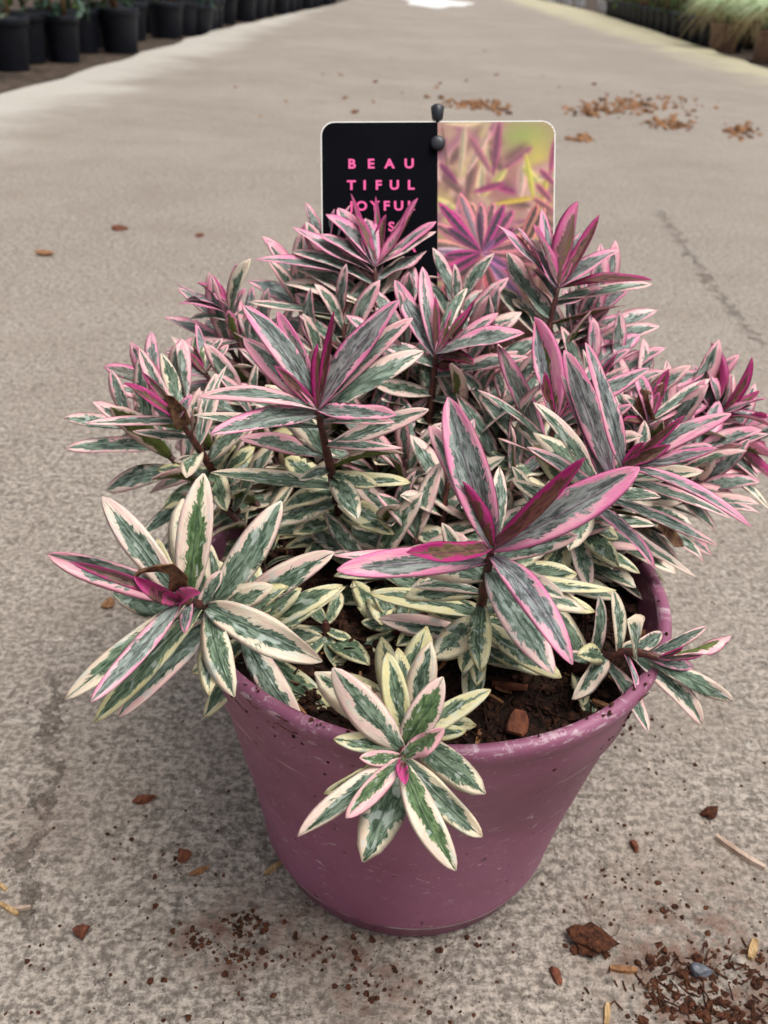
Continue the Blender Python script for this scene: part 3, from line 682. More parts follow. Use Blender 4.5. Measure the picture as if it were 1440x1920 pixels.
for qi, (x, y, dpt, ag) in enumerate(fs):
    rs = np.random.default_rng(100 + qi)
    apex = atd(x, y, dpt)
    root = np.array([PX + (apex[0] - PX) * .6, PY + (apex[1] - PY) * .6, 0]); rr = math.hypot(root[0] - PX, root[1] - PY)
    if rr > .06: root[:2] = np.array([PX, PY]) + (root[:2] - [PX, PY]) * .06 / rr
    root[2] = soilz(root[0], root[1]) - .003
    pts = bez(root, (root + apex) / 2 + [0, 0, .006], apex, 24)
    V, F = tube(pts, np.linspace(.0019, .001, 24), 7)
    st = obj('stem', V, F, STEM, plant, root)
    Ls = np.linalg.norm(np.diff(pts, axis=0), axis=1).sum(); nn = max(4, int(Ls / .0065))
    for q in range(nn):
        tt = .12 + .88 * q / (nn - 1); i = min(23, int(tt * 23)); base = pts[i]; S = norm(pts[min(i + 2, 23)] - pts[max(i - 2, 0)])
        a0 = norm(np.cross(S, [0.3, .8, .2])); b0 = np.cross(S, a0)
        for sgn in (0, math.pi):
            ph = q * math.pi / 2 + sgn + rs.normal(0, .25) + qi
            d = norm(a0 * math.cos(ph) + b0 * math.sin(ph) + S * (.25 + 1.5 * max(0, tt - .55) * 2))
            L = rs.uniform(.027, .040) * (1 if tt < .9 else .75)
            tip = before_card(base + d * L); tip[2] = max(tip[2], soilz(*tip[:2]) + .003 if math.hypot(tip[0] - PX, tip[1] - PY) < .09 else .1)
            age = np.interp(tt, [0, .5, 1], [.0, .16 + .08 * ag, .32 + .115 * ag]) + rs.normal(0, .06)
            filler.append((proj(base)[1], dict(base=base, tip=tip, n=norm(S + .9 * norm(C0 - base)), W=L * rs.uniform(.24, .32), bend=.05, cup=.25, twist=rs.normal(0, .3), age=float(min(1, max(0, age))),
                           seed=float(rs.random()), viv=max(0, rs.normal(.1, .1)), nl=9, nw=4, wave=.08), st))
filler.sort(key=lambda a: a[0])
heroes.sort(key=lambda h: -h[0])
for _, a, st, nm in heroes[:298]: add_leaf(st, a, nm)
for _, a, st, nm in heroes[298:]: filler.insert(0, (0, a, st))
n_ind = max(0, 298 - n_hero)
for dpt, a, st in filler[:n_ind]: add_leaf(st, a)
VV, FF, UU, DD = [], [], [], []; b0 = 0
for dpt, a, st in filler[n_ind:]:
    V, F, UV, D = leaf_geo(**a); VV.append(V); FF += [tuple(i + b0 for i in f) for f in F]; UU.append(UV); DD.append(D); b0 += len(V)
if VV:
    o = obj('inner_foliage', np.concatenate(VV), FF, LEAF, plant, plant_loc); set_attr(o.data, np.concatenate(UU), np.concatenate(DD)); o['kind'] = 'stuff'
print('HERO', n_hero, 'FILL', len(filler))
# withered scraps caught in two shoots
def withered(pxs, dpts, wd, parent):
    P = np.array([atd(x, y, d) for (x, y), d in zip(pxs, dpts)]); V, F = [], []
    for i in range(len(P)):
        t = norm(P[min(i + 1, len(P) - 1)] - P[max(i - 1, 0)]); s = norm(np.cross(t, norm(C0 - P[i]))); n = np.cross(s, t)
        a = i * .35; s2 = s * math.cos(a) + n * math.sin(a); n2 = n * math.cos(a) - s * math.sin(a); ww = wd[i]
        for u_, q in ((-1, .4), (-.5, -.1), (0, -.25), (.5, -.1), (1, .4)): V.append(P[i] + s2 * ww * u_ + n2 * ww * q)
        for u_, q in ((1, .4), (.5, -.1), (0, -.25), (-.5, -.1), (-1, .4)): V.append(P[i] + s2 * ww * u_ + n2 * (ww * q - .0004))
    for i in range(len(P) - 1):
        for j in range(10): F.append((i * 10 + j, i * 10 + (j + 1) % 10, i * 10 + 10 + (j + 1) % 10, i * 10 + 10 + j))
    o = obj('leaf', V, F, DEAD, parent, P[0]); o['label'] = 'withered brown curled leaf'
withered([(334, 1112), (336, 1078), (322, 1064), (295, 1064), (262, 1072), (240, 1098)], [.25, .245, .243, .243, .244, .245], [.0028, .0026, .002, .0015, .0012, .0006], stems['A'][0])
withered([(345, 800), (335, 770), (322, 750), (308, 742)], [.315, .312, .311, .312], [.003, .003, .0022, .0008], stems['D'][0])
withered([(1215, 790), (1206, 755), (1210, 735), (1222, 738)], [.345, .342, .341, .341], [.003, .003, .0022, .0008], stems['G'][0])
withered([(1236, 985), (1255, 1000), (1268, 1018), (1282, 1022)], [.33, .332, .332, .332], [.001, .0022, .0026, .001], stems['E'][0])

# ------------------------------------------------------------------ plant tag
TH = 0.128
tagroot = empty('plant_tag', TP(seam_u, np.linalg.norm(foot - tc)))
tag(tagroot, 'large plant label card on a black stake, half black with pink lettering, half leaf photograph', 'plant label')
def rrect(u0_, v0_, u1_, v1_, r, corners):  # corners: TL,TR,BR,BL bool
    pts = []
    for (cx, cy, a0, on, sx, sy) in ((u0_ + r, v0_ + r, math.pi, corners[0], u0_, v0_), (u1_ - r, v0_ + r, -math.pi / 2, corners[1], u1_, v0_), (u1_ - r, v1_ - r, 0, corners[2], u1_, v1_), (u0_ + r, v1_ - r, math.pi / 2, corners[3], u0_, v1_)):
        if on:
            for q in range(7):
                a = a0 + math.pi / 2 * q / 6; pts.append((cx + r * math.cos(a), cy + r * math.sin(a)))
        else: pts.append((sx, sy))
    return pts
def slab(pts, w0, w1):
    n = len(pts); V = [TP(a, b, w0) for a, b in pts] + [TP(a, b, w1) for a, b in pts]
    F = [tuple(range(n, 2 * n)), tuple(range(n))[::-1]] + [(i, (i + 1) % n, n + (i + 1) % n, n + i) for i in range(n)]
    return V, F
CARD = mat_plain('white_card', (232, 230, 222), (240, 238, 232), .45, 200, .05)
INK = mat_plain('black_ink', (4, 5, 11), (7, 8, 15), .65, 60, .03, .05)
PINK = mat_plain('pink_ink', (232, 84, 150), (240, 96, 160), .45, 100, .02)
BLK = mat_plain('black_plastic', (24, 26, 32), (38, 40, 48), .42, 200, .05)
a = slab(rrect(0, 0, TW, TH, .006, (1, 1, 1, 1)), -.0009, 0); obj('card', a[0], a[1], CARD, tagroot, TP(seam_u, TH), smooth=False)
a = slab(rrect(.0005, .0005, seam_u, TH - .0005, .0056, (1, 0, 0, 1)), 0, .00012); obj('printed_panel', a[0], a[1], INK, tagroot, TP(seam_u / 2, TH), smooth=False)
# lettering
def letters(ch, u_, v_, hgt, parent):
    cu_ = bpy.data.curves.new('t', 'FONT'); cu_.body = ch; cu_.size = 1.0; cu_.extrude = .01; cu_.offset = .034; cu_.align_x = 'CENTER'; cu_.resolution_u = 3
    to = bpy.data.objects.new('t', cu_); col.objects.link(to)
    dg = bpy.context.evaluated_depsgraph_get(); me = bpy.data.meshes.new_from_object(to.evaluated_get(dg)); 
    co = np.array([v.co[:] for v in me.vertices]); fc = [tuple(p.vertices) for p in me.polygons]
    bpy.data.objects.remove(to); bpy.data.curves.remove(cu_); bpy.data.meshes.remove(me)
    s = hgt / .73
    V = [TP(u_ + c[0] * s * 1.12, v_ - c[1] * s, .00016 + (c[2] + .01) * .004) for c in co]
    o = obj('letter', V, fc, PINK, parent, TP(u_, v_, .0002), smooth=False)
pxm = TW / (1042 - 601)
def vv(py): # distance down the card whose pixel row is py at the seam
    lo, hi = 0, TH
    for _ in range(40):
        md = (lo + hi) / 2
        if proj(TP(seam_u * .6, md))[0][1] < py: lo = md
        else: hi = md
    return lo
rows = [(317, [('B', 659), ('E', 695), ('A', 730), ('U', 767)]), (357, [('T', 658), ('I', 683), ('F', 709), ('U', 739), ('L', 770)]), (396, [('J', 658), ('O', 677), ('Y', 702), ('F', 724), ('U', 747), ('L', 770)]),
        (435, [('S', 733)]), (474, [('A', 770)]), (513, [('I', 770)]), (551, [('L', 769)])]
for py, ls in rows:
    for ch, x in ls: letters(ch, (x - 601) * pxm, vv(py) - .0004, .0041, tagroot)
# printed photograph of the shrub: a fine grid of ink dots
PU0, PV0, PU1, PV1 = seam_u + .00005, .0005, TW - .0005, TH - .0005
GW = 124; GH = int(GW * (PV1 - PV0) / (PU1 - PU0))
gx, gy = np.meshgrid(np.linspace(PU0, PU1, GW), np.linspace(PV0, PV1, GH)); cell = (PU1 - PU0) / (GW - 1)
def P2(px, py): return np.array([(px - 601) * pxm, vv(py)])
rp = np.random.default_rng(5)
IMG = np.zeros((GH, GW, 3)) + np.array([186, 160, 150.])
def blur(a, r):
    kx = np.exp(-.5 * (np.arange(-int(3 * r) - 1, int(3 * r) + 2) / r) ** 2); kx /= kx.sum(); p = len(kx) // 2
    a = np.pad(a, ((p, p), (p, p), (0, 0)), 'edge')
    a = sum(kx[i] * a[i:a.shape[0] - 2 * p + i] for i in range(len(kx))); return sum(kx[i] * a[:, i:a.shape[1] - 2 * p + i] for i in range(len(kx)))
def glow(px, py, rx_, ry_, c):
    global IMG
    o_ = P2(px, py); m_ = np.exp(-(((gx - o_[0]) / (rx_ * pxm)) ** 2 + ((gy - o_[1]) / (ry_ * pxm)) ** 2))[..., None]; IMG = IMG * (1 - m_) + np.array(c, float) * m_
def pleaf(b, tp, wd, outer, inner, k_=.5):
    global IMG
    d = tp - b; L_ = np.linalg.norm(d) + 1e-9; d = d / L_; t = ((gx - b[0]) * d[0] + (gy - b[1]) * d[1]) / L_; u_ = ((gx - b[0]) * -d[1] + (gy - b[1]) * d[0])
    tc_ = t.clip(0, 1); w_ = wd * .5 * (tc_ ** .75 * (1 - tc_) ** .55) / .645
    inside = (w_ - np.abs(u_)) / (cell * 1.2); m_ = (inside.clip(0, 1) * ((t > 0) & (t < 1)))[..., None]
    wob = .9 + .14 * np.sin(t * 37 + wd * 9e3) * np.sin(t * 13 + 1)
    m2 = (((w_ * k_ * wob * (t < .93)) - np.abs(u_)) / (cell * 1.2)).clip(0, 1)[..., None]
    shade = (1 + .12 * np.sign(u_))[..., None]
    c_ = (np.array(outer, float) * (1 - m2) + np.array(inner, float) * m2) * shade
    IMG = IMG * (1 - m_) + c_ * m_
glow(985, 258, 55, 34, (160, 190, 104)); glow(880, 280, 40, 40, (214, 190, 176)); glow(940, 340, 60, 40, (176, 120, 130)); glow(1010, 310, 26, 46, (216, 216, 110)); glow(850, 400, 36, 46, (206, 206, 120)); glow(900, 560, 110, 60, (110, 84, 84))
PAL = [((226, 172, 190), (176, 160, 160)), ((232, 212, 190), (176, 184, 156)), ((206, 140, 176), (150, 110, 140)), ((226, 226, 160), (190, 204, 130)), ((150, 110, 110), (120, 90, 92)), ((238, 196, 206), (196, 186, 180))]
for rnd, (cnt, bl_) in enumerate(((130, 2.6), (80, 1.1))):
    for q in range(cnt):
        a = rp.uniform(0, 6.28); bx_, by_ = rp.uniform(815, 1045), rp.uniform(225, 640); L_ = rp.uniform(45, 90)
        if bx_ > 930 and by_ < 310: continue
        pleaf(P2(bx_, by_), P2(bx_ + L_ * math.cos(a), by_ + L_ * math.sin(a)), rp.uniform(20, 38) * pxm, *PAL[rp.integers(6)], .5)
    if rnd == 1:
        for b, tp, wd, co, ci in [((862, 340), (872, 232), 24, (216, 196, 186), (176, 188, 160)), ((870, 335), (920, 244), 26, (232, 190, 200), (170, 176, 160)), ((925, 335), (937, 222), 28, (170, 80, 134), (104, 54, 90)), ((930, 330), (1000, 276), 26, (190, 120, 150), (140, 90, 120)), ((925, 330), (880, 255), 24, (190, 110, 150), (140, 100, 120)),
                ((905, 372), (952, 316), 26, (226, 226, 150), (190, 204, 120)), ((1005, 388), (985, 286), 20, (226, 230, 110), (190, 210, 84)), ((1014, 398), (1028, 326), 22, (220, 214, 110), (180, 190, 84)), ((842, 340), (828, 232), 9, (92, 62, 52), (70, 46, 40)), ((925, 348), (968, 362), 24, (176, 60, 146), (130, 30, 100)), ((885, 362), (948, 344), 24, (180, 70, 146), (130, 40, 100)),
                ((860, 348), (824, 306), 22, (150, 50, 126), (100, 30, 84)), ((920, 384), (1004, 372), 18, (232, 220, 90), (210, 190, 60)), ((1032, 334), (1044, 256), 26, (206, 100, 160), (140, 60, 110)), ((1040, 384), (1006, 345), 24, (214, 120, 160), (110, 60, 84)), ((1046, 352), (1012, 318), 22, (206, 90, 160), (100, 50, 84)), ((1048, 404), (1000, 372), 26, (226, 140, 166), (110, 70, 84))]: pleaf(P2(*b), P2(*tp), wd * pxm, co, ci, .5)
    IMG = blur(IMG, bl_)
for q in range(16):
    a = q * .3927 + .2; pleaf(P2(905 + 12 * math.cos(a), 474 + 12 * math.sin(a)), P2(905 + 108 * math.cos(a), 474 + 96 * math.sin(a)), 40 * pxm, [(226, 150, 180), (206, 110, 170), (232, 176, 176)][q % 3], [(120, 90, 104), (96, 56, 90), (130, 110, 110)][q % 3], .5)
for b, tp, wd, co, ci in [((975, 472), (1010, 383), 32, (226, 140, 150), (80, 58, 58)), ((980, 478), (1024, 390), 32, (232, 170, 160), (90, 70, 64)), ((985, 492), (1044, 430), 28, (216, 120, 156), (84, 60, 74)), ((1000, 522), (1046, 480), 30, (206, 100, 156), (90, 60, 84)),
        ((905, 478), (812, 470), 28, (206, 190, 226), (150, 130, 180)), ((905, 480), (828, 548), 36, (206, 110, 140), (76, 50, 60)), ((905, 480), (880, 566), 36, (222, 130, 140), (84, 60, 64)), ((905, 480), (820, 516), 34, (214, 80, 166), (60, 34, 70)), ((905, 480), (984, 566), 34, (206, 150, 220), (120, 104, 160)), ((905, 480), (936, 580), 34, (206, 110, 130), (84, 60, 60)),
        ((905, 474), (862, 362), 36, (234, 156, 184), (150, 140, 170)), ((905, 474), (902, 380), 36, (226, 150, 180), (104, 90, 114)), ((905, 474), (822, 380), 30, (206, 50, 166), (70, 26, 76)), ((905, 474), (947, 384), 30, (186, 50, 156), (56, 24, 64)), ((905, 474), (840, 428), 28, (140, 36, 124), (50, 20, 56)),
        ((905, 474), (834, 480), 26, (190, 46, 156), (56, 22, 62)), ((905, 474), (844, 508), 28, (190, 46, 156), (54, 24, 62)), ((905, 474), (966, 428), 28, (166, 50, 146), (50, 24, 58)), ((905, 474), (954, 504), 28, (196, 120, 210), (110, 84, 144)), ((905, 474), (898, 398), 18, (96, 30, 96), (44, 22, 50)), ((905, 474), (930, 450), 18, (150, 96, 170), (110, 70, 140))]:
    pleaf(P2(*b), P2(*tp), wd * pxm * 1.12, co, ci, .5)
IMG = ((blur(IMG, .45) * .84 - 6) * np.array([1.08, .98, .88])).clip(0, 255) / 255
IMG = np.where(IMG <= .04045, IMG / 12.92, ((IMG + .055) / 1.055) ** 2.4)
inkV = [TP(gx[j, i], gy[j, i], .00012) for j in range(GH) for i in range(GW)]; inkF = []
rc = .0056
for j in range(GH - 1):
    for i in range(GW - 1):
        mx, my = gx[j, i] + cell / 2, gy[j, i] + cell / 2
        if mx > PU1 - rc and (my < PV0 + rc or my > PV1 - rc):
            if math.hypot(mx - (PU1 - rc), my - (PV0 + rc if my < PV0 + rc else PV1 - rc)) > rc: continue
        inkF.append((j * GW + i, (j + 1) * GW + i, (j + 1) * GW + i + 1, j * GW + i + 1))
o = obj('printed_picture', inkV, inkF, mat_attr('photo_print', .5), tagroot, TP((PU0 + PU1) / 2, TH), smooth=False)
ca = o.data.attributes.new('ink', 'FLOAT_COLOR', 'POINT'); ca.data.foreach_set('color', np.concatenate([IMG.reshape(-1, 3), np.ones((GH * GW, 1))], 1).astype(np.float32).ravel())
# stake and clips
su = seam_u
st_pts = [TP(su, -.008, -.0032), TP(su, .02, -.0032), TP(su, TH * .6, -.0032), TP(su, np.linalg.norm(foot - tc) + .02, -.0032)]
V, F = tube(st_pts, [.0018, .0022, .0024, .0015], 10); obj('stake', V, F, BLK, tagroot, foot)
V, F = tube([TP(su, .0012, -.0015), TP(su, -.0008, -.001), TP(su, -.0012, -.001), TP(su, -.0062, -.001), TP(su, -.0066, -.001)], [.0013, .0016, .0024, .0030, .0026], 14); obj('clip_cap', V, F, BLK, tagroot, TP(su, -.003))
hd = vv(271)
V, F = tube([TP(su, hd, -.003), TP(su, hd, .0003), TP(su, hd, .0008), TP(su, hd, .0022), TP(su, hd, .0030), TP(su, hd, .0032)], [.0013, .0014, .0032, .0032, .0024, .0008], 18); obj('clip_knob', V, F, BLK, tagroot, TP(su, hd))

# ------------------------------------------------------------------ debris on the concrete
def chunk(name, px, py, s, fl, mat, label, cat, rot=0., seed=0, group=None, rough=.22, cuts=11):
    rs = np.random.default_rng(seed); p = onz(px, py)
    v = ICO3_V.copy(); nz = np.zeros(len(v))
    for q in range(7):
        dirv = norm(rs.normal(size=3)); fr = rs.uniform(1.2, 5.5); nz += np.sin(v @ dirv * fr + rs.uniform(0, 6)) / (1 + q * .35)
    v = v * (1 + rough * nz[:, None] * .55 + rs.normal(0, rough * .16, (len(v), 1)))
    for q in range(cuts):
        dv = norm(rs.normal(size=3)); lim = rs.uniform(.55, .85); ex_ = np.maximum(0, v @ dv - lim); v = v - ex_[:, None] * dv
    v = v * np.array(fl) * s; v = v @ rotm(rot, 0, 0).T; v[:, 2] -= v[:, 2].min() + .0003
    o = obj(name, v + p, ICO3_F, mat, None, p, smooth=False); return tag(o, label, cat, group)
chunk('bark_chunk', 1108, 1775, .0060, (1.3, .8, .42), PEAT, 'ragged red-brown bark chunk beside the loose peat heap, largest one', 'bark', -.3, 17, rough=.62, cuts=3)
chunk('bark_fragment', 1041, 1829, .0032, (.8, 1.1, .5), BARK, 'small red-brown bark fragment between the largest bark chunk and the pot foot', 'bark', .3, 4, rough=.35)
chunk('bark_fragment', 153, 1752, .0040, (1, .9, .7), BARK, 'angular red bark fragment lying alone on the concrete near the crack', 'bark', .8, 5, rough=.35)
chunk('bark_fragment', 268, 1503, .0050, (1.3, .45, .5), BARK, 'dark narrow bark fragment on bare concrete beside the pot', 'bark', .35, 6, rough=.3)
chunk('bark_fragment', 344, 1608, .0036, (.9, 1.0, .6), BARK, 'brown three-cornered bark fragment between the straw piece and the crack', 'bark', .2, 7, rough=.4)
chunk('bark_fragment', 374, 1635, .0034, (1.3, .5, .4), TAN, 'small orange-tan bark fragment next to the three-cornered one', 'bark', .5, 8)
chunk('pebble', 1311, 1824, .0046, (1.1, .7, .65), PEBBLE, 'smooth blue-grey pebble in the loose peat heap', 'pebble', -.1, 9, rough=.08)
chunk('bark_fragment', 1189, 1588, .0030, (.8, 1.2, .6), BARK, 'small rusty bark fragment on concrete right of the pot foot', 'bark', .2, 10)
chunk('bark_fragment', 1330, 1530, .0042, (1.0, .8, .6), PEAT, 'crumbly dark bark fragment above the pale twig', 'bark', .2, 11, rough=.45)
chunk('bark_fragment', 205, 1132, .0055, (.9, .8, .35), TAN, 'pale yellowish flake on concrete beside the left leaves', 'flake', .2, 12)
for i, (x, y, s) in enumerate([(83, 478, .010), (222, 430, .011), (375, 443, .007), (222, 832, .006)]):
    chunk('bark_fragment', x, y, s, (1.1, .8, .35), TAN if i == 0 else BARK, ['pale pinkish chip lying farther along the path', 'flat brown chip lying farther along the path beside a smaller one', 'small brown chip on the path near the black card', 'small brown chip beside the outermost left shoot'][i], 'chip', .3 * i, 30 + i)
def stick(name, x0, y0, x1, y1, wd, th, mat, label, cat, bend=.05):
    a_, b_ = onz(x0, y0), onz(x1, y1); d = b_ - a_; L_ = np.linalg.norm(d); p = (a_ + b_) / 2
    V, F = sliver(p, L_, wd, th, math.atan2(d[1], d[0]), .0, bend); tag(obj(name, V, F, mat, None, p, smooth=False), label, cat)
stick('straw_piece', 497, 1640, 527, 1618, .0024, .0014, STRAW, 'short golden straw piece touching the concrete at the pot foot', 'straw')
stick('straw_piece', 2, 1696, 34, 1716, .0022, .0014, STRAW, 'golden straw piece crossing a white one over the crack', 'straw')
stick('straw_piece', 20, 1706, 58, 1702, .0018, .0012, TWIG, 'whitish straw piece crossing a golden one over the crack', 'straw')
stick('straw_piece', -6, 1655, 12, 1670, .002, .0012, STRAW, 'golden straw bit at the path crack away from the crossed pair', 'straw')
stick('twig', 1340, 1572, 1432, 1632, .0030, .0024, TWIG, 'pale grey weathered twig lying on the concrete', 'twig', .12)
stick('straw_piece', 1143, 1817, 1194, 1822, .0026, .0016, TAN, 'orange-brown splinter below the largest bark chunk', 'splinter')
stick('straw_piece', 1405, 1800, 1415, 1765, .0034, .002, STRAW, 'orange splinter standing out behind the loose peat heap', 'splinter')
stick('straw_piece', 1136, 1924, 1139, 1884, .0026, .0016, STRAW, 'golden splinter beside the outer edge of the loose peat heap', 'splinter')
# loose peat: heap on the right and thin scatter
B = Bag()
def scatter(px, py, sx, sy, n, smin, smax):
    for i in range(n):
        x, y = px + rng.normal(0, sx), py + rng.normal(0, sy)
        p = onz(x, y); s = smin + (smax - smin) * rng.random() ** 3
        B.add(crumb(p + [0, 0, s * .3], s))
for c_ in [(1225, 1805, 26, 11, 46), (1240, 1790, 12, 8, 16), (1338, 1815, 16, 10, 44), (1412, 1842, 14, 10, 34), (1232, 1868, 18, 9, 40), (1300, 1885, 24, 10, 44), (1365, 1898, 24, 10, 50), (1425, 1800, 9, 7, 14), (1420, 1915, 24, 10, 40), (1262, 1706, 14, 7, 22), (1108, 1782, 26, 9, 26), (1330, 1850, 80, 40, 90), (1205, 1910, 16, 7, 16), (1375, 1785, 16, 6, 12)]:
    scatter(*c_[:4], int(c_[4] * .95), .0002, .0019)
for c_ in [(465, 1735, 26, 12, 80), (375, 1765, 20, 12, 60), (450, 1795, 22, 12, 70), (700, 1850, 30, 20, 40), (335, 1615, 14, 14, 24), (1250, 1600, 70, 60, 50), (1230, 1380, 40, 30, 20), (600, 1790, 60, 16, 40), (300, 1700, 130, 110, 50), (800, 1850, 300, 40, 70), (1150, 1700, 90, 60, 60), (780, 1765, 130, 10, 40)]:
    scatter(*c_, .0003, .0014)
scatter(1320, 1855, 75, 38, 26, .001, .0028)
for i in range(420):
    B.add(crumb(onz(rng.uniform(0, 1440), rng.uniform(900, 1920)) + [0, 0, .0001], rng.uniform(.0002, .0009)))
for i in range(130):
    p = onz(rng.normal(1310, 75), rng.normal(1850, 40)); B.add(sliver(p, rng.uniform(.002, .007), .0006, .0005, rng.uniform(0, 6.3), .3))
o = obj('loose_peat', B.V, B.F, PEAT, None, onz(1320, 1850), smooth=False)
tag(o, 'dark brown loose peat crumbs spilled on the concrete around the pot', 'peat', kind='stuff')
# dry bark litter farther along the path
B = Bag()
for (px, py, sx, sy, n) in [(1120, 205, 28, 8, 60), (1200, 200, 34, 9, 110), (1235, 232, 14, 5, 24), (1275, 236, 14, 5, 24), (1392, 245, 16, 7, 45), (1095, 260, 12, 4, 16), (890, 197, 30, 5, 60), (930, 205, 16, 4, 20), (1290, 205, 40, 12, 20), (800, 160, 200, 40, 30)]:
    for i in range(n):
        p = onz(px + rng.normal(0, sx), py + rng.normal(0, sy)); s = rng.uniform(.004, .013)
        B.add(crumb(p + [0, 0, s * .25], s, (1.1, .8, .4)))
o = obj('bark_litter', B.V, B.F, mat_chip('dry_bark', (92, 64, 44), (156, 110, 72), 60), None, onz(1180, 210), smooth=False)
tag(o, 'scattered orange-brown dry bark litter on the path behind the plant', 'bark', kind='stuff')

# ------------------------------------------------------------------ nursery stock along the path
GREEN = [mat_plain('dark_foliage', (30, 46, 26), (62, 84, 44), .5, 60, .2), mat_plain('mid_foliage', (58, 84, 36), (112, 136, 66), .5, 60, .2), mat_plain('blue_green_foliage', (44, 72, 58), (92, 122, 102), .5, 60, .2)]
WOOD = mat_plain('brown_stem', (84, 62, 42), (128, 98, 64), .7, 80, .4)
TERRA = mat_plain('brown_pot_plastic', (110, 84, 70), (140, 108, 90), .6, 20, .2); WHITEP = mat_plain('white_pot_plastic', (206, 208, 212), (226, 226, 226), .5, 20, .1); REDP = mat_plain('dusty_red_pot_plastic', (150, 84, 74), (176, 110, 98), .6, 20, .1)
PSOIL = mat_soil('pot_soil', (34, 24, 18), (80, 58, 42), 90)
GRASS = mat_plain('pale_grass_blade', (166, 196, 140), (226, 234, 196), .5, 30, .1); GRASSD = mat_plain('straw_grass_blade', (150, 128, 88), (196, 178, 130), .6, 30, .1)
def big_pot(root, c, r, h, mat):
    prof = [(0, .004), (r * .78, .004), (r * .8, 0), (r * .82, .004), (r * .95, h * .80), (r * .96, h * .81), (r * 1.02, h * .82), (r * 1.04, h * .985), (r * 1.02, h), (r * .98, h), (r * .95, h * .96), (r * .93, h * .84), (r * .76, .01), (0, .01)]
    V, F = lathe(prof, 40, c); obj('pot', V, F, mat, root, c)
    th = np.linspace(0, 2 * math.pi, 33)[:-1]; V = [(c[0] + r * .945 * math.cos(a), c[1] + r * .945 * math.sin(a), c[2] + h * .92) for a in th]
    obj('soil', V, [tuple(range(32))], PSOIL, root, (c[0], c[1], c[2] + h * .92), smooth=False)
def leafcard(p, d, n, L_, W_):
    s = np.cross(d, n); V = [p, p + d * L_ * .5 + s * W_ * .5 + n * L_ * .08, p + d * L_, p + d * L_ * .5 - s * W_ * .5 + n * L_ * .08, p + d * L_ * .5 - n * .002]
    return V, [(0, 4, 2, 1), (0, 3, 2, 4), (0, 1, 2, 3)]
def shrub(x, y, r, h, mat, gi, name, label, group, seed, tall=.5, nl=170, nst=3, low=.02, sparse=1.0):
    rs = np.random.default_rng(seed); z0 = -.0215
    root = empty(name, (x, y, z0)); tag(root, label, 'potted plant', group)
    big_pot(root, (x, y, z0), r, h, mat)
    tops = []
    for q in range(nst):
        a = rs.uniform(0, 6.28); p0 = np.array([x + r * .3 * math.cos(a), y + r * .3 * math.sin(a), z0 + h * .9]); p2 = p0 + np.array([rs.normal(0, .07), rs.normal(0, .07), tall])
        P = bez(p0, (p0 + p2) / 2 + rs.normal(0, .03, 3), p2, 9); V, F = tube(P, np.linspace(.010, .004, 9), 7); obj('stem', V, F, WOOD, root, p0); tops.append(P)
    B = Bag()
    for q in range(nl):
        P = tops[rs.integers(nst)]; p = P[rs.integers(0 if rs.random() < .35 else 2, 9)] + rs.normal(0, 1, 3) * np.array([r * .75, r * .75, .05]); p[2] = max(p[2], z0 + h + low)
        d = norm(rs.normal(size=3) + [0, 0, .15]); n = norm(np.cross(d, rs.normal(size=3))); L_ = rs.uniform(.035, .075); B.add(leafcard(p, d, n, L_, L_ * .5))
    obj('crown', B.V, B.F, GREEN[gi], root, (x, y, z0 + h), smooth=False)
    return root
def pos(px, py): p = onz(px, py, -.0215); return p[0], p[1]
left = [(10, 122, .075, .15), (116, 117, .066, .152), (222, 100, .083, .165), (372, 66, .088, .14), (300, 78, .07, .15), (415, 56, .07, .15), (500, 32, .10, .17), (560, 22, .10, .17), (612, 8, .11, .18), (460, 44, .08, .16)]
for i, (px, py, r, h) in enumerate(left[:4]):
    x, y = pos(px, py); shrub(min(x, -1.07 - r * .95), y + r * .5, r, h, BLACKP, [1, 2, 0, 2][i], 'potted_shrub', ['black nursery pot with a pale leaf spilling over it beside the path', 'black nursery pot with one slim brown stem beside the pale path edge', 'wide black nursery pot with forked brown stems beside the pale path edge', 'wide black nursery pot with blue-green leaves next in line after the forked stems'][i], 'black pots along the pale path edge', 40 + i, nl=130, nst=[2, 1, 3, 2][i])
k_ = 0
yy = 3.0
while yy < 11.5:
    for row in range(2 if yy > 5.0 else 1):
        xx = (-1.34 if yy < 5.0 else -1.22) - row * .22 + .02 * math.sin(k_ * 2.1) + (.28 * min(1, max(0, (yy - 6) / 5)))
        if row == 1 or yy < 5: xx -= .03
        shrub(xx, yy, .09, .16, BLACKP, [0, 2, 0, 1][k_ % 4], 'potted_shrub', ['black nursery pot with dark green shrub in the back row along the pale path edge', 'black nursery pot with blue-green shrub in the back row along the pale path edge', None, 'black nursery pot with mid-green shrub in the back row along the pale path edge'][k_ % 4] or 'black nursery pot with dark green shrub in the back row along the pale path edge', ['dark green shrubs behind the pale path edge', 'blue-green shrubs behind the pale path edge', 'dark green shrubs behind the pale path edge', 'mid-green shrubs behind the pale path edge'][k_ % 4], 60 + k_, nl=120); k_ += 1
    yy += .25 if yy < 6 else .42
lab_r = 'black nursery pot with green shrub in the row along the algae-yellow path edge'
k_ = 0; yy = 6.7
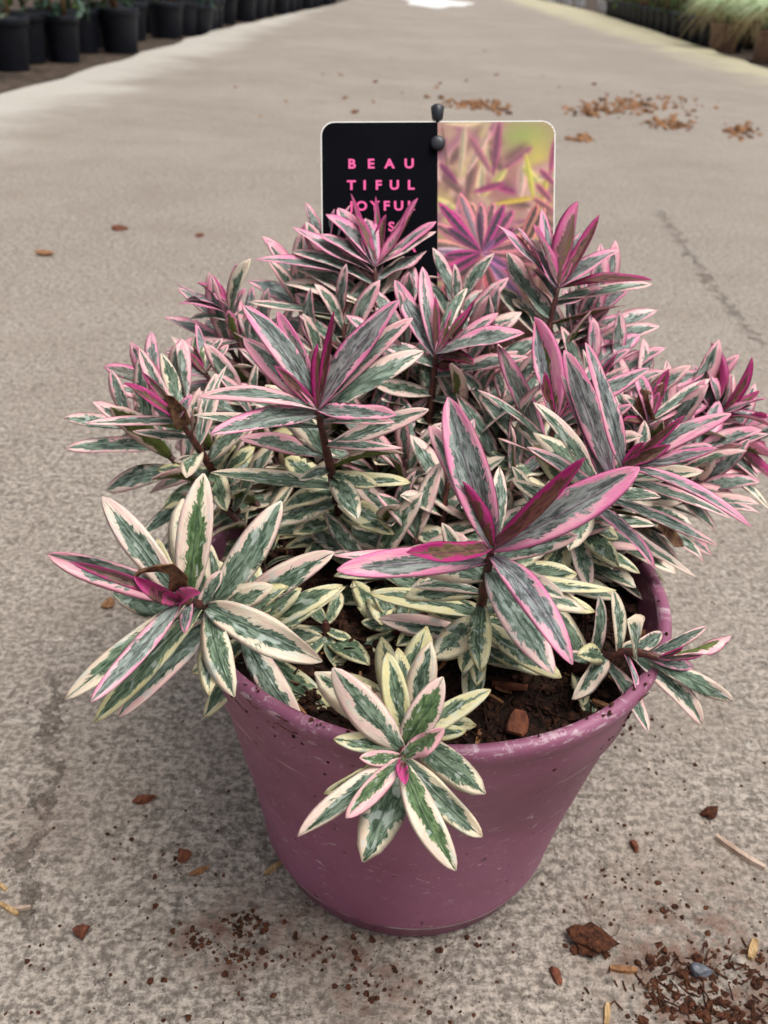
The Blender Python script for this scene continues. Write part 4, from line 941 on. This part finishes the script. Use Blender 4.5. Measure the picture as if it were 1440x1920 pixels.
while yy < 12.5:
    xx = float(np.interp(yy, [5, 7.1, 12.7, 17], [1.98, 2.12, 2.46, 2.5]))
    shrub(xx, yy, .12, .17, BLACKP, [1, 1, 0, 1][k_ % 4], 'potted_shrub', lab_r, 'green potted shrubs along the yellow path edge', 120 + k_, nl=150, low=.0); k_ += 1
    shrub(xx + .33, yy + .1, .13, .20, BLACKP, [0, 0, 1, 0][k_ % 4], 'potted_shrub', 'black nursery pot with green shrub in the second row behind the algae-yellow path edge', 'green potted shrubs in the second row', 160 + k_, nl=150, low=.0)
    yy += .36
for i in range(6):
    shrub(2.55 + .1 * (i % 2), 4.9 + .36 * i, .13, .26, BLACKP, 0, 'potted_shrub', 'dark shrub in black pot behind the grass tufts', 'dark shrubs behind the grass tufts', 220 + i, nl=170, low=.0)
def grass(px, py, r, h, label, seed):
    rs = np.random.default_rng(seed); x, y = pos(px, py); z0 = -.0215; x = max(x, 1.84 + r); root = empty('potted_grass', (x, y, z0)); tag(root, label, 'potted grass')
    big_pot(root, (x, y, z0), r, h, TERRA)
    for nm, mt, cnt, dr in (('blades', GRASS, 420, .5), ('dry_blades', GRASSD, 110, 1.1)):
        B = Bag()
        for q in range(cnt):
            a = rs.uniform(0, 6.28); out = np.array([math.cos(a), math.sin(a), 0]); p0 = np.array([x, y, z0 + h * .9]) + out * r * .6 * rs.random(); L_ = rs.uniform(.20, .36)
            P = bez(p0, p0 + out * L_ * .25 + np.array([0, 0, L_ * .8]), p0 + out * L_ * rs.uniform(.5, .9) + np.array([0, 0, L_ * (.62 - dr * rs.uniform(.3, .9))]), 6)
            B.add(tube(P, np.array([.0034, .0036, .0034, .003, .002, .0008]), 4))
        o = obj(nm, B.V, B.F, mt, root, (x, y, z0 + h)); o['kind'] = 'stuff'
grass(1352, 98, .10, .17, 'pale green arching grass tuft in brown pot next to the black pots', 7)
grass(1440, 118, .11, .17, 'pale green arching grass tuft in brown pot, farther from the black pots', 8)
for i, (px, py, mt, nm) in enumerate([(1012, 4, WHITEP, 'white'), (1036, 7, WHITEP, 'white'), (1062, 9, WHITEP, 'white'), (1086, 12, WHITEP, 'white'), (1130, 20, WHITEP, 'w'), (1153, 24, REDP, 'r')]):
    x, y = pos(px, py); x = max(x, float(np.interp(y, [5, 7.1, 12.7, 17, 60], [1.98, 2.12, 2.42, 2.45, 2.6])) - .1)
    shrub(x, y, .09, .13, mt, 1, 'potted_shrub', ['small white nursery pot with green shrub at the far end of the path'] * 4 and ('small white nursery pot with green shrub at the far end of the path' if mt is WHITEP else 'dusty red nursery pot with green shrub beside the white ones'), 'white pots at the far end of the path' if mt is WHITEP else None, 250 + i, nl=60, tall=.3)
